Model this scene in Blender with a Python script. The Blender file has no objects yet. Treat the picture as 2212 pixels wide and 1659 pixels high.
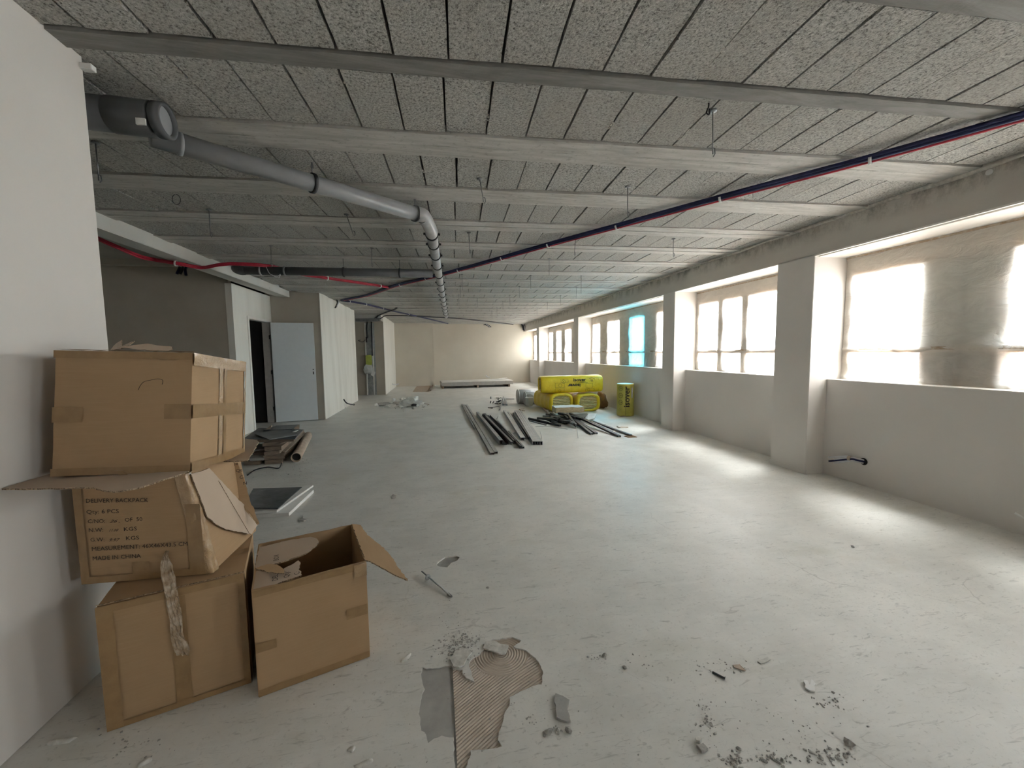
import bpy, bmesh, math, random
import numpy as np
from mathutils import Vector, Matrix, noise
from mathutils.geometry import delaunay_2d_cdt
random.seed(7)
scene = bpy.context.scene
COL = scene.collection

# ------------------------------------------------------------------ camera, world, sun, exposure
RC = np.array([[0.9831, -0.1825, -0.0125], [-0.0266, -0.0751, -0.9968], [0.1810, 0.9803, -0.0787]])
HC, FPX = 1.39, 855.0
cam = bpy.data.cameras.new('camera'); cam.sensor_width = 36.0; cam.lens = FPX / 2212 * 36.0
cam.clip_start = 0.05; cam.clip_end = 500
camo = bpy.data.objects.new('camera', cam); COL.objects.link(camo); scene.camera = camo
_x, _y, _z = [Vector(r).normalized() for r in RC]
_y = (_y - _x * _y.dot(_x)).normalized(); _z = _x.cross(_y)
_m = Matrix((_x, -_y, -_z)).transposed().to_4x4(); _m.translation = (0, 0, HC); camo.matrix_world = _m

world = bpy.data.worlds.new('sky'); scene.world = world; world.use_nodes = True
wn = world.node_tree; wn.nodes.clear()
wo = wn.nodes.new('ShaderNodeOutputWorld'); wb = wn.nodes.new('ShaderNodeBackground')
wb.inputs[0].default_value = (0.95, 0.97, 1.0, 1); wb.inputs[1].default_value = 6.6
wn.links.new(wb.outputs[0], wo.inputs[0])

SUN_DIR = Vector((-0.875, -0.6, -1.75)).normalized()
sl = bpy.data.lights.new('sun', 'SUN'); sl.energy = 8.0; sl.angle = math.radians(18); sl.color = (1.0, 0.965, 0.92)
so = bpy.data.objects.new('sun', sl); COL.objects.link(so); so.rotation_euler = SUN_DIR.to_track_quat('-Z', 'Y').to_euler()
so.location = (9, 10, 12)

vs = scene.view_settings
vs.view_transform = 'Standard'; vs.look = 'None'; vs.gamma = 1.0; vs.use_curve_mapping = False
vs.exposure = 1.76
cy = scene.cycles
cy.use_denoising = True; cy.use_adaptive_sampling = True; cy.adaptive_threshold = .03; cy.max_bounces = 9; cy.diffuse_bounces = 6; cy.glossy_bounces = 3
cy.transmission_bounces = 6; cy.transparent_max_bounces = 12; cy.caustics_reflective = False; cy.caustics_refractive = False
cy.sample_clamp_indirect = 6.0

# ------------------------------------------------------------------ measuring helpers: photo pixel -> point of the room
def _ray(x, y): return RC.T @ np.array([x - 1106.0, y - 829.5, FPX])
def FL(x, y, z=0.0):
    d = _ray(x, y); t = (z - HC) / d[2]; return Vector((d[0] * t, d[1] * t, z))
def WX(x, y, X):
    d = _ray(x, y); t = X / d[0]; return Vector((X, d[1] * t, HC + d[2] * t))
def WY(x, y, Y):
    d = _ray(x, y); t = Y / d[1]; return Vector((d[0] * t, Y, HC + d[2] * t))
def crop(x0, y0, s): return lambda x, y: (x0 + x / s, y0 + y / s)

# ------------------------------------------------------------------ materials
MATS = {}
class NT:
    def __init__(s, name):
        s.m = bpy.data.materials.new(name); s.m.use_nodes = True; s.t = s.m.node_tree; s.t.nodes.clear()
        s.out = s.n('OutputMaterial'); s.b = s.n('BsdfPrincipled'); s.l(s.b.outputs[0], s.out.inputs[0]); MATS[name] = s.m
        s._pos = None
    def n(s, k, **kw):
        nd = s.t.nodes.new('ShaderNode' + k)
        for a, v in kw.items(): setattr(nd, a, v)
        return nd
    def l(s, a, b): s.t.links.new(a, b)
    def set(s, **kw):
        for k, v in kw.items():
            i = s.b.inputs[k.replace('_', ' ')]
            i.default_value = (*v, 1) if isinstance(v, tuple) and len(v) == 3 else v
        return s
    def pos(s, scale=(1, 1, 1), rot=(0, 0, 0), obj=False):
        if obj: src = s.n('TexCoord').outputs['Object']
        else: src = s.n('NewGeometry').outputs['Position']
        mp = s.n('Mapping'); mp.inputs['Scale'].default_value = scale; mp.inputs['Rotation'].default_value = rot
        s.l(src, mp.inputs['Vector']); return mp.outputs[0]
    def noise(s, scale, detail=4, rough=.55, vec=None, dist=0.0):
        nd = s.n('TexNoise'); nd.inputs['Scale'].default_value = scale; nd.inputs['Detail'].default_value = detail
        nd.inputs['Roughness'].default_value = rough; nd.inputs['Distortion'].default_value = dist
        s.l(vec if vec is not None else s.pos(), nd.inputs['Vector']); return nd.outputs['Fac']
    def voro(s, scale, vec=None, feature='F1'):
        nd = s.n('TexVoronoi', feature=feature); nd.inputs['Scale'].default_value = scale
        s.l(vec if vec is not None else s.pos(), nd.inputs['Vector']); return nd
    def wave(s, scale, vec=None, dist=0, detail=2, direction='X', dscale=1):
        nd = s.n('TexWave', bands_direction=direction); nd.inputs['Scale'].default_value = scale
        nd.inputs['Distortion'].default_value = dist; nd.inputs['Detail'].default_value = detail; nd.inputs['Detail Scale'].default_value = dscale
        s.l(vec if vec is not None else s.pos(), nd.inputs['Vector']); return nd.outputs['Fac']
    def ramp(s, fac, stops):
        nd = s.n('ValToRGB'); cr = nd.color_ramp
        while len(cr.elements) < len(stops): cr.elements.new(.5)
        for e, (p, c) in zip(cr.elements, stops):
            e.position = p; e.color = (*c, 1) if isinstance(c, tuple) else (c, c, c, 1)
        s.l(fac, nd.inputs[0]); return nd.outputs[0]
    def mix(s, fac, a, b, mode='MIX'):
        nd = s.n('Mix', data_type='RGBA', blend_type=mode)
        for i, v in ((0, fac), (6, a), (7, b)):
            if hasattr(v, 'is_linked'): s.l(v, nd.inputs[i])
            elif isinstance(v, tuple): nd.inputs[i].default_value = (*v, 1)
            else: nd.inputs[i].default_value = v
        return nd.outputs[2]
    def col(s, sock): s.l(sock, s.b.inputs['Base Color']); return s
    def bump(s, h, strength=.3, dist=.01, normal=None):
        nd = s.n('Bump'); nd.inputs['Strength'].default_value = strength; nd.inputs['Distance'].default_value = dist
        s.l(h, nd.inputs['Height'])
        if normal is not None: s.l(normal, nd.inputs['Normal'])
        s.l(nd.outputs[0], s.b.inputs['Normal']); return nd.outputs[0]

def simple(name, c, rough=.6, metal=0.0, var=.08, scale=12, spec=.5, bump=0.0):
    t = NT(name); t.set(Roughness=rough, Metallic=metal); t.b.inputs['Specular IOR Level'].default_value = spec
    f = t.noise(scale, 3)
    lo = tuple(max(0, x * (1 - var)) for x in c); hi = tuple(min(1, x * (1 + var)) for x in c)
    t.col(t.ramp(f, [(.3, lo), (.7, hi)]))
    if bump: t.bump(t.noise(scale * 3, 4), bump, .004)
    return t.m

def make_materials():
    # painted plasterboard
    t = NT('plaster_wall'); t.set(Roughness=.75); t.b.inputs['Specular IOR Level'].default_value = .25
    f = t.noise(1.1, 5); g = t.noise(60, 2)
    c = t.ramp(f, [(.3, (.68, .65, .615)), (.7, (.74, .71, .675))]); t.col(c); t.bump(g, .05, .002)
    t = NT('cream_wall'); t.set(Roughness=.8); f = t.noise(.9, 5); t.col(t.ramp(f, [(.3, (.55, .505, .425)), (.7, (.62, .575, .49))]))
    t = NT('raw_plasterboard'); t.set(Roughness=.85); t.b.inputs['Specular IOR Level'].default_value = .2
    v = t.pos(scale=(1.2, 1.2, .22)); f = t.noise(3.0, 4, vec=v)
    t.col(t.ramp(f, [(.3, (.66, .64, .58)), (.5, (.74, .72, .66)), (.72, (.77, .755, .70))]))
    t = NT('shaded_plasterboard'); t.set(Roughness=.85)  # shaded copy of the pale board, taupe on faces turned from the windows
    f = t.noise(2, 4); t.col(t.ramp(f, [(.3, (.40, .36, .30)), (.7, (.45, .41, .345))]))
    # floor screed
    t = NT('screed'); t.b.inputs['Specular IOR Level'].default_value = .45
    big = t.noise(.45, 4, .6); mid = t.noise(2.3, 6, .65); fine = t.noise(45, 4, .7)
    base = t.ramp(big, [(.3, (.61, .605, .575)), (.5, (.69, .682, .645)), (.68, (.74, .728, .685))])
    base = t.mix(t.ramp(mid, [(.42, 0.0), (.62, .55)]), base, (.54, .535, .50))
    # yellow-green damp blotches
    bl = t.noise(1.3, 3, .5, vec=t.pos(scale=(1, 1.6, 1)), dist=.6)
    base = t.mix(t.ramp(bl, [(.60, 0.0), (.72, .35)]), base, (.48, .465, .38))
    # scuff streaks dragged by sweeping
    sv = t.pos(scale=(2.2, 11, 1), rot=(0, 0, math.radians(-32)))
    st = t.noise(3.2, 3, .75, vec=sv, dist=1.2)
    base = t.mix(t.ramp(st, [(.60, 0.0), (.68, .5)]), base, (.30, .30, .285))
    sv2 = t.pos(scale=(1.5, 7, 1), rot=(0, 0, math.radians(-20)))
    st2 = t.noise(2.0, 5, .7, vec=sv2)
    base = t.mix(t.ramp(st2, [(.52, 0.0), (.75, .4)]), base, (.80, .79, .755))
    base = t.mix(t.ramp(fine, [(.28, .55), (.42, 0.0)]), base, (.33, .33, .30))
    sv3 = t.pos(scale=(5, 26, 1), rot=(0, 0, math.radians(-28))); s3 = t.noise(2.6, 4, .8, vec=sv3, dist=2.2); pm_ = t.noise(.9, 3, .6)
    d3 = t.mix(1.0, t.ramp(s3, [(.60, 0.0), (.68, .75)]), t.ramp(pm_, [(.42, .25), (.62, 1.0)]), 'MULTIPLY'); base = t.mix(d3, base, (.28, .28, .265))
    # hair cracks
    nz = t.n('TexNoise'); nz.inputs['Scale'].default_value = 1.6; nz.inputs['Detail'].default_value = 5; t.l(t.pos(), nz.inputs['Vector'])
    va = t.n('VectorMath', operation='MULTIPLY_ADD'); t.l(nz.outputs['Color'], va.inputs[0]); va.inputs[1].default_value = (.7, .7, .7); t.l(t.pos(), va.inputs[2])
    vo = t.voro(.8, vec=va.outputs[0], feature='DISTANCE_TO_EDGE').outputs['Distance']
    msk = t.noise(.8, 2)
    ck = t.mix(1.0, t.ramp(vo, [(0.0, .45), (.0032, 0.0)]), t.ramp(msk, [(.52, 0.0), (.64, 1.0)]), 'MULTIPLY')
    base = t.mix(ck, base, (.25, .24, .22)); t.col(base)
    r = t.ramp(big, [(.3, .40), (.7, .55)]); t.l(r, t.b.inputs['Roughness'])
    t.bump(t.noise(14, 6, .7), .12, .006)
    # porous ceiling block
    t = NT('porous_block'); t.set(Roughness=.95); t.b.inputs['Specular IOR Level'].default_value = .1
    f = t.noise(85, 3, .8); b = t.noise(1.2, 4, .6); p = t.voro(70).outputs['Distance']
    oi = t.n('ObjectInfo').outputs['Random']
    c = t.ramp(f, [(.33, (.06, .059, .054)), (.45, (.37, .365, .34)), (.60, (.55, .545, .515)), (.74, (.72, .715, .685))])
    c = t.mix(t.ramp(b, [(.35, 0.0), (.7, .45)]), c, (.38, .365, .33))
    c = t.mix(t.ramp(oi, [(0, 0.0), (1, .22)]), c, (.30, .29, .265))
    wf = t.noise(9, 5, .8); c = t.mix(t.ramp(wf, [(.69, 0.0), (.74, .6)]), c, (.62, .61, .57))
    t.col(c); t.bump(f, .75, .012)
    # precast beam
    t = NT('precast_beam'); t.set(Roughness=.8); t.b.inputs['Specular IOR Level'].default_value = .2
    v = t.pos(scale=(1.0, 9, 9), rot=(0, 0, math.radians(2.75))); f = t.noise(2.6, 6, .65, vec=v); g = t.noise(26, 5, .7)
    c = t.ramp(f, [(.3, (.37, .36, .33)), (.5, (.47, .46, .43)), (.7, (.56, .55, .515))])
    c = t.mix(t.ramp(g, [(.56, 0.0), (.70, .55)]), c, (.22, .205, .18)); g2 = t.noise(3.5, 6, .75, vec=t.pos(scale=(.6, 2, 1)))
    c = t.mix(t.ramp(g2, [(.5, 0.0), (.7, .45)]), c, (.30, .28, .245)); c = t.mix(t.ramp(g2, [(.28, .6), (.38, 0.0)]), c, (.68, .67, .64))
    t.col(c); t.bump(g, .25, .006)
    # old dark beam
    t = NT('old_beam'); t.set(Roughness=.8)
    v = t.pos(scale=(1.0, 6, 6)); f = t.noise(2.0, 7, .72, vec=v, dist=.5)
    t.col(t.ramp(f, [(.3, (.13, .127, .117)), (.5, (.205, .20, .187)), (.68, (.29, .283, .265))])); t.bump(t.noise(40, 4), .25, .006)
    t = NT('downstand_concrete'); t.set(Roughness=.75)
    v = t.pos(scale=(1, 1, 1)); f = t.noise(1.6, 4); p = t.voro(5.5).outputs['Distance']
    c = t.ramp(f, [(.3, (.50, .495, .46)), (.7, (.58, .575, .54))]); c = t.mix(t.ramp(p, [(.05, .8), (.10, 0.0)]), c, (.24, .23, .2)); t.col(c)
    # lintel: grey paint with bare concrete blotches near the ceiling
    t = NT('lintel_concrete'); t.set(Roughness=.8); t.b.inputs['Specular IOR Level'].default_value = .25
    f = t.noise(1.5, 5, .6, vec=t.pos(scale=(1, .6, 2))); g = t.noise(6, 7, .75, vec=t.pos(scale=(1, 1, .7)))
    c = t.ramp(f, [(.3, (.56, .53, .485)), (.7, (.64, .61, .56))])
    sx = t.n('SeparateXYZ'); t.l(t.pos(), sx.inputs[0])
    mr = t.n('MapRange'); mr.inputs[1].default_value = 2.52; mr.inputs[2].default_value = 2.70; t.l(sx.outputs[2], mr.inputs[0])
    ed = t.n('Math', operation='MULTIPLY'); t.l(mr.outputs[0], ed.inputs[0]); t.l(t.ramp(g, [(.44, 0.0), (.6, 1.0)]), ed.inputs[1])
    c = t.mix(ed.outputs[0], c, (.26, .245, .215)); t.col(c); t.bump(g, .2, .006)
    simple('slab_dark', (.05, .048, .043), .95)
    simple('mortar', (.50, .48, .43), .9, var=.25, scale=30, bump=.4)
    simple('bay_slab', (.36, .34, .30), .9, var=.12, scale=3)
    simple('white_trim', (.78, .75, .70), .6, var=.03)
    simple('door_white', (.66, .70, .72), .45, var=.02)
    simple('jamb_metal', (.48, .46, .44), .5, .2)
    simple('black', (.012, .012, .012), .6)
    simple('void_shade', (.02, .019, .018), .9)  # near-black colour stands in for the dark beyond the doorway
    simple('hinge_dark', (.05, .045, .04), .4, .7)
    # cardboard
    t = NT('cardboard'); t.set(Roughness=.72); t.b.inputs['Specular IOR Level'].default_value = .3
    f = t.noise(2.2, 4); v = t.pos(scale=(3, 3, 60)); g = t.noise(3, 3, vec=v)
    c = t.ramp(f, [(.3, (.36, .235, .125)), (.7, (.42, .28, .155))]); c = t.mix(t.ramp(g, [(.4, 0.0), (.7, .25)]), c, (.46, .31, .18))
    t.col(c); t.bump(g, .08, .003)
    t = NT('cardboard_inner'); t.set(Roughness=.85)
    f = t.noise(3, 4); t.col(t.ramp(f, [(.3, (.46, .36, .27)), (.7, (.53, .425, .33))]))
    t = NT('cardboard_edge'); t.set(Roughness=.9); f = t.noise(160, 2); t.col(t.ramp(f, [(.4, (.12, .08, .05)), (.6, (.42, .32, .21))]))
    t = NT('packing_tape'); t.set(Roughness=.28); f = t.noise(25, 4)
    t.col(t.ramp(f, [(.3, (.27, .165, .075)), (.7, (.33, .21, .10))])); t.bump(t.noise(55, 3), .25, .003)
    t = NT('shiny_tape'); t.set(Roughness=.12, Coat_Weight=.6, Coat_Roughness=.06); f = t.noise(25, 4)
    t.col(t.ramp(f, [(.3, (.36, .23, .12)), (.7, (.44, .30, .165))]))
    t.bump(t.noise(28, 4, .7), .55, .012)
    t = NT('clear_tape'); t.set(Roughness=.15, Alpha=.75); f = t.noise(30, 4)
    t.col(t.ramp(f, [(.35, (.42, .31, .20)), (.6, (.60, .50, .39)), (.8, (.80, .74, .66))])); t.bump(t.noise(60, 4), .7, .01)
    simple('ink', (.035, .025, .02), .8)
    # pvc, conduits, metal
    t = NT('grey_pvc'); t.set(Roughness=.34); f = t.noise(5, 4); t.col(t.ramp(f, [(.3, (.26, .27, .28)), (.7, (.32, .33, .34))]))
    simple('dark_pvc', (.105, .11, .115), .5)
    simple('light_pvc', (.36, .365, .37), .35, var=.12)
    simple('clamp_rubber', (.03, .03, .032), .6)
    simple('blue_conduit', (.012, .016, .075), .5, var=.3)
    simple('red_conduit', (.40, .012, .035), .5, var=.2)
    simple('black_conduit', (.02, .02, .024), .5)
    simple('grey_conduit', (.60, .61, .63), .5)
    simple('white_plastic', (.74, .74, .72), .45, var=.03)
    t = NT('galvanised'); t.set(Roughness=.36, Metallic=.85); f = t.voro(45).outputs['Color']; g = t.noise(12, 3)
    t.col(t.ramp(g, [(.3, (.34, .37, .385)), (.7, (.50, .53, .545))]))
    simple('dark_steel', (.075, .078, .08), .45, .5, var=.3)
    simple('mid_steel', (.23, .24, .245), .4, .7, var=.2)
    # insulation
    t = NT('yellow_wrap'); t.set(Roughness=.3); f = t.noise(7, 4)
    t.col(t.ramp(f, [(.3, (.70, .50, .012)), (.7, (.82, .62, .03))]))
    h = t.noise(16, 5, .7, vec=t.pos(scale=(1, .7, 1))); t.bump(h, .5, .02)
    t = NT('olive_wrap'); t.set(Roughness=.38); f = t.noise(7, 4); t.col(t.ramp(f, [(.3, (.40, .36, .06)), (.7, (.50, .44, .09))]))
    t = NT('glass_wool'); t.set(Roughness=.95); f = t.wave(9, direction='Z', dist=3.0, detail=4, dscale=2.0, vec=t.pos(scale=(.6, .6, 1))); g = t.noise(60, 4)
    c = t.ramp(f, [(.15, (.28, .21, .06)), (.5, (.55, .45, .19)), (.9, (.70, .61, .33))]); t.col(c); t.bump(f, .8, .02)
    t = NT('tan_wool'); t.set(Roughness=.95); f = t.noise(50, 4, vec=t.pos(scale=(.4, .4, 2))); t.col(t.ramp(f, [(.3, (.42, .34, .20)), (.7, (.60, .51, .34))])); t.bump(f, .6, .01)
    simple('white_facing', (.80, .82, .83), .6, var=.05)
    # boards, panels, wood
    t = NT('dark_panel'); t.set(Roughness=.3); f = t.noise(5, 6, .7, dist=1.5); t.col(t.ramp(f, [(.35, (.035, .038, .042)), (.62, (.10, .105, .115)), (.8, (.30, .31, .32))]))
    simple('grey_panel', (.16, .165, .168), .5, var=.15, scale=5)
    simple('board_white', (.74, .73, .70), .75, var=.05)
    simple('board_edge', (.36, .33, .29), .85, var=.2, scale=25)
    t = NT('chip_wood'); t.set(Roughness=.85); f = t.noise(14, 5, vec=t.pos(scale=(1, 1, 5))); t.col(t.ramp(f, [(.3, (.17, .125, .09)), (.7, (.30, .235, .175))]))
    simple('pale_wood', (.46, .37, .29), .8, var=.15, scale=20)
    simple('board_grey', (.42, .41, .385), .8, var=.1)
    simple('brown_sack', (.20, .12, .06), .85, var=.2)
    simple('pale_sheet', (.60, .60, .59), .5, var=.08)
    # screed substrate
    t = NT('bare_slab'); t.set(Roughness=.85); f = t.noise(9, 5, .65); t.col(t.ramp(f, [(.3, (.31, .305, .29)), (.7, (.43, .425, .40))])); t.bump(t.noise(40, 4), .3, .004)
    t = NT('glue_bed'); t.set(Roughness=.85); f = t.noise(12, 5, .65); t.col(t.ramp(f, [(.3, (.43, .37, .30)), (.7, (.56, .49, .41))]))
    simple('rubble_grey', (.38, .37, .345), .9, var=.35, scale=40, bump=.4)
    simple('rubble_pale', (.58, .57, .53), .9, var=.2, scale=40, bump=.4)
    # window film: milky polythene
    t = NT('film'); nt = t.t
    nt.nodes.remove(t.b)
    tr = t.n('BsdfTransparent'); tl = t.n('BsdfTranslucent'); df = t.n('BsdfDiffuse'); gl = t.n('BsdfGlossy')
    tr.inputs[0].default_value = (.97, .985, 1, 1); tl.inputs[0].default_value = (.92, .90, .86, 1); df.inputs[0].default_value = (.88, .83, .76, 1)
    gl.inputs['Roughness'].default_value = .25
    wv = t.noise(5.0, 5, .6, vec=t.pos(scale=(1, 1, 2.2), rot=(math.radians(35), 0, 0)), dist=.8)
    bp = t.n('Bump'); bp.inputs['Strength'].default_value = 1.0; bp.inputs['Distance'].default_value = .02; t.l(wv, bp.inputs['Height'])
    for s_ in (tl, df, gl): t.l(bp.outputs[0], s_.inputs['Normal'])
    m1 = t.n('MixShader'); m1.inputs[0].default_value = .30; t.l(tl.outputs[0], m1.inputs[1]); t.l(df.outputs[0], m1.inputs[2])
    m2 = t.n('MixShader'); t.l(t.ramp(wv, [(.3, .34), (.7, .22)]), m2.inputs[0]); t.l(m1.outputs[0], m2.inputs[1]); t.l(tr.outputs[0], m2.inputs[2])
    m3 = t.n('MixShader'); m3.inputs[0].default_value = .04; t.l(m2.outputs[0], m3.inputs[1]); t.l(gl.outputs[0], m3.inputs[2])
    t.l(m3.outputs[0], t.out.inputs[0])
    # glass
    for nm, c in (('window_glass', (.96, .98, .98)), ('blue_glass', (.30, .80, .98))):
        t = NT(nm); t.t.nodes.remove(t.b); tr = t.n('BsdfTransparent'); tr.inputs[0].default_value = (*c, 1)
        gl = t.n('BsdfGlossy'); gl.inputs['Roughness'].default_value = .03; mx = t.n('MixShader'); mx.inputs[0].default_value = .06
        t.l(tr.outputs[0], mx.inputs[1]); t.l(gl.outputs[0], mx.inputs[2]); t.l(mx.outputs[0], t.out.inputs[0])
    t = NT('bag_plastic'); t.t.nodes.remove(t.b); tr = t.n('BsdfTransparent'); df = t.n('BsdfPrincipled'); df.inputs['Base Color'].default_value = (.7, .71, .68, 1); df.inputs['Roughness'].default_value = .3
    mx = t.n('MixShader'); mx.inputs[0].default_value = .72; t.l(tr.outputs[0], mx.inputs[1]); t.l(df.outputs[0], mx.inputs[2]); t.l(mx.outputs[0], t.out.inputs[0])
    simple('frame_white', (.62, .58, .53), .5, var=.03)
    simple('shutter_grey', (.56, .57, .54), .6, var=.05)
    simple('terracotta', (.62, .30, .13), .8, var=.2, scale=8)
    simple('outside_ground', (.58, .58, .58), .9, var=.2, scale=.2)
    simple('outside_wall', (.66, .66, .67), .9, var=.1, scale=1)
    simple('bag_green', (.42, .50, .10), .5)
make_materials()

# ------------------------------------------------------------------ mesh helpers
class MB:
    def __init__(s): s.v = []; s.f = []; s.mi = []
    def add(s, vs, fs, mi=0):
        o = len(s.v); s.v += [Vector(v) for v in vs]; s.f += [tuple(i + o for i in f) for f in fs]; s.mi += [mi] * len(fs); return s
    def box(s, x0, x1, y0, y1, z0, z1, M=None, mi=0):
        vs = [Vector((x, y, z)) for z in (z0, z1) for y in (y0, y1) for x in (x0, x1)]
        if M is not None: vs = [M @ v for v in vs]
        return s.add(vs, [(0, 2, 3, 1), (4, 5, 7, 6), (0, 1, 5, 4), (2, 6, 7, 3), (0, 4, 6, 2), (1, 3, 7, 5)], mi)
    def hexa(s, p, mi=0):  # p: 4 bottom ccw, 4 top ccw
        return s.add(p, [(3, 2, 1, 0), (4, 5, 6, 7), (0, 1, 5, 4), (1, 2, 6, 5), (2, 3, 7, 6), (3, 0, 4, 7)], mi)
    def slab(s, poly, n, th, mi=0):  # flat polygon extruded by th along n
        n = Vector(n); k = len(poly); a = [Vector(p) for p in poly]; b = [p + n * th for p in a]
        return s.add(a + b, [tuple(range(k))[::-1], tuple(range(k, 2 * k))] + [(i, (i + 1) % k, k + (i + 1) % k, k + i) for i in range(k)], mi)
    def bar(s, a, b, w, h, up=(0, 0, 1), mi=0):  # straight bar from a to b, its base line at a..b
        a, b = Vector(a), Vector(b); d = (b - a).normalized(); sd = d.cross(Vector(up)).normalized(); u = sd.cross(d)
        p = [a - sd * w / 2, a + sd * w / 2, b + sd * w / 2, b - sd * w / 2]
        return s.hexa(p + [q + u * h for q in p], mi)
    def channel(s, a, b, w, h, th=.004, up=(0, 0, 1), flip=False):  # C / U profile: web plus two flanges
        a, b = Vector(a), Vector(b); d = (b - a).normalized(); sd = d.cross(Vector(up)).normalized(); u = sd.cross(d)
        zt = 0 if flip else h - th
        s.bar(a + u * zt, b + u * zt, w, th, up)
        for q in (-1, 1): s.bar(a + sd * q * (w / 2 - th / 2), b + sd * q * (w / 2 - th / 2), th, h, up)
        return s
    def tube(s, pts, r, n=10, cap=True, mi=0):
        pts = [Vector(p) for p in pts]; rr = r if isinstance(r, (list, tuple)) else [r] * len(pts)
        d0 = (pts[1] - pts[0]).normalized(); u = d0.orthogonal().normalized(); o = len(s.v); vs = []
        for i, p in enumerate(pts):
            d = (pts[min(i + 1, len(pts) - 1)] - pts[max(i - 1, 0)]).normalized()
            u = (u - d * u.dot(d)).normalized(); w = d.cross(u)
            vs += [p + (u * math.cos(2 * math.pi * k / n) + w * math.sin(2 * math.pi * k / n)) * rr[i] for k in range(n)]
        fs = [(i * n + k, i * n + (k + 1) % n, (i + 1) * n + (k + 1) % n, (i + 1) * n + k) for i in range(len(pts) - 1) for k in range(n)]
        if cap: fs += [tuple(range(n))[::-1], tuple(range((len(pts) - 1) * n, len(pts) * n))]
        return s.add(vs, fs, mi)
    def ring(s, c, axis, r0, r1, L, n=24, mi=0):  # hollow short cylinder centred on c
        c = Vector(c); a = Vector(axis).normalized(); u = a.orthogonal().normalized(); w = a.cross(u); vs = []
        for (t, r) in ((-L / 2, r0), (L / 2, r0), (L / 2, r1), (-L / 2, r1)):
            vs += [c + a * t + (u * math.cos(2 * math.pi * k / n) + w * math.sin(2 * math.pi * k / n)) * r for k in range(n)]
        return s.add(vs, [(q * n + k, q * n + (k + 1) % n, ((q + 1) % 4) * n + (k + 1) % n, ((q + 1) % 4) * n + k) for q in range(4) for k in range(n)], mi)
    def lathe(s, c, prof, n=24, mi=0):
        c = Vector(c); vs = [c + Vector((r * math.cos(2 * math.pi * k / n), r * math.sin(2 * math.pi * k / n), z)) for r, z in prof for k in range(n)]
        return s.add(vs, [(q * n + k, q * n + (k + 1) % n, (q + 1) * n + (k + 1) % n, (q + 1) * n + k) for q in range(len(prof) - 1) for k in range(n)], mi)
    def grid(s, nu, nv, fn, mi=0):
        vs = [fn(i / nu, j / nv) for j in range(nv + 1) for i in range(nu + 1)]
        return s.add(vs, [(j * (nu + 1) + i, j * (nu + 1) + i + 1, (j + 1) * (nu + 1) + i + 1, (j + 1) * (nu + 1) + i) for j in range(nv) for i in range(nu)], mi)
    def lump(s, c, rx, ry, rz, seed=0, jag=.35, sub=1, mi=0, yaw=0):
        bm = bmesh.new(); bmesh.ops.create_icosphere(bm, subdivisions=sub, radius=1); c = Vector(c); ca, sa = math.cos(yaw), math.sin(yaw)
        vs = []
        for v in bm.verts:
            k = 1 + jag * noise.noise(v.co * 1.7 + Vector((seed * 3.1, seed * 1.7, seed)))
            x, y, z = v.co.x * rx * k, v.co.y * ry * k, max(v.co.z, -.6) * rz * k
            vs.append(c + Vector((x * ca - y * sa, x * sa + y * ca, z)))
        fs = [tuple(v.index for v in f.verts) for f in bm.faces]; bm.free()
        return s.add(vs, fs, mi)
    def build(s, name, mats, parent=None, smooth=False, bevel=0.0, solid=0.0):
        me = bpy.data.meshes.new(name)
        if parent is not None: off = WLOC[parent.name]
        else:
            lo = [min(v[i] for v in s.v) for i in range(3)]; hi = [max(v[i] for v in s.v) for i in range(3)]
            off = Vector(((lo[0] + hi[0]) / 2, (lo[1] + hi[1]) / 2, lo[2]))
        me.from_pydata([v - off for v in s.v], [], s.f)
        for m in (mats if isinstance(mats, (list, tuple)) else [mats]): me.materials.append(MATS[m])
        for p, mi in zip(me.polygons, s.mi): p.material_index = mi; p.use_smooth = smooth
        bm = bmesh.new(); bm.from_mesh(me)
        bmesh.ops.recalc_face_normals(bm, faces=bm.faces)
        if bevel: bmesh.ops.bevel(bm, geom=list(bm.edges), offset=bevel, segments=2, affect='EDGES', clamp_overlap=True)
        bm.to_mesh(me); bm.free()
        o = bpy.data.objects.new(name, me); COL.objects.link(o)
        if parent is not None: o.parent = parent
        else: o.location = off
        WLOC[o.name] = off
        if solid:
            md = o.modifiers.new('thickness', 'SOLIDIFY'); md.thickness = solid; md.offset = 0
        return o
WLOC = {}
def tag(o, label=None, cat=None, group=None, kind=None):
    for k, v in (('label', label), ('category', cat), ('group', group), ('kind', kind)):
        if v: o[k] = v
    return o
def thing(name, label, cat, loc, group=None):
    o = bpy.data.objects.new(name, None); o.empty_display_size = .1; COL.objects.link(o); o.location = loc
    WLOC[o.name] = Vector(loc); return tag(o, label, cat, group)
def struct(name, mb, mats, label=None, **kw):
    o = mb.build(name, mats, **kw); o['kind'] = 'structure'
    if label: o['label'] = label
    return o
def clone(o, parent=None, delta=Vector((0, 0, 0))):
    c = o.copy(); COL.objects.link(c); c.parent = parent
    if parent is None: c.location = o.location + delta
    for ch in list(o.children): clone(ch, c)
    return c
def text_faces(txt, size, shear=0.0, align='LEFT', bold=0.0):
    cu = bpy.data.curves.new('lettering', 'FONT'); cu.body = txt; cu.size = size; cu.shear = shear; cu.align_x = align; cu.resolution_u = 2; cu.offset = bold
    ob = bpy.data.objects.new('lettering', cu); COL.objects.link(ob); bpy.context.view_layer.update()
    me = bpy.data.meshes.new_from_object(ob.evaluated_get(bpy.context.evaluated_depsgraph_get()))
    vs = [v.co.copy() for v in me.vertices]; fs = [tuple(p.vertices) for p in me.polygons]
    bpy.data.objects.remove(ob); bpy.data.curves.remove(cu); bpy.data.meshes.remove(me)
    return vs, fs
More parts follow.
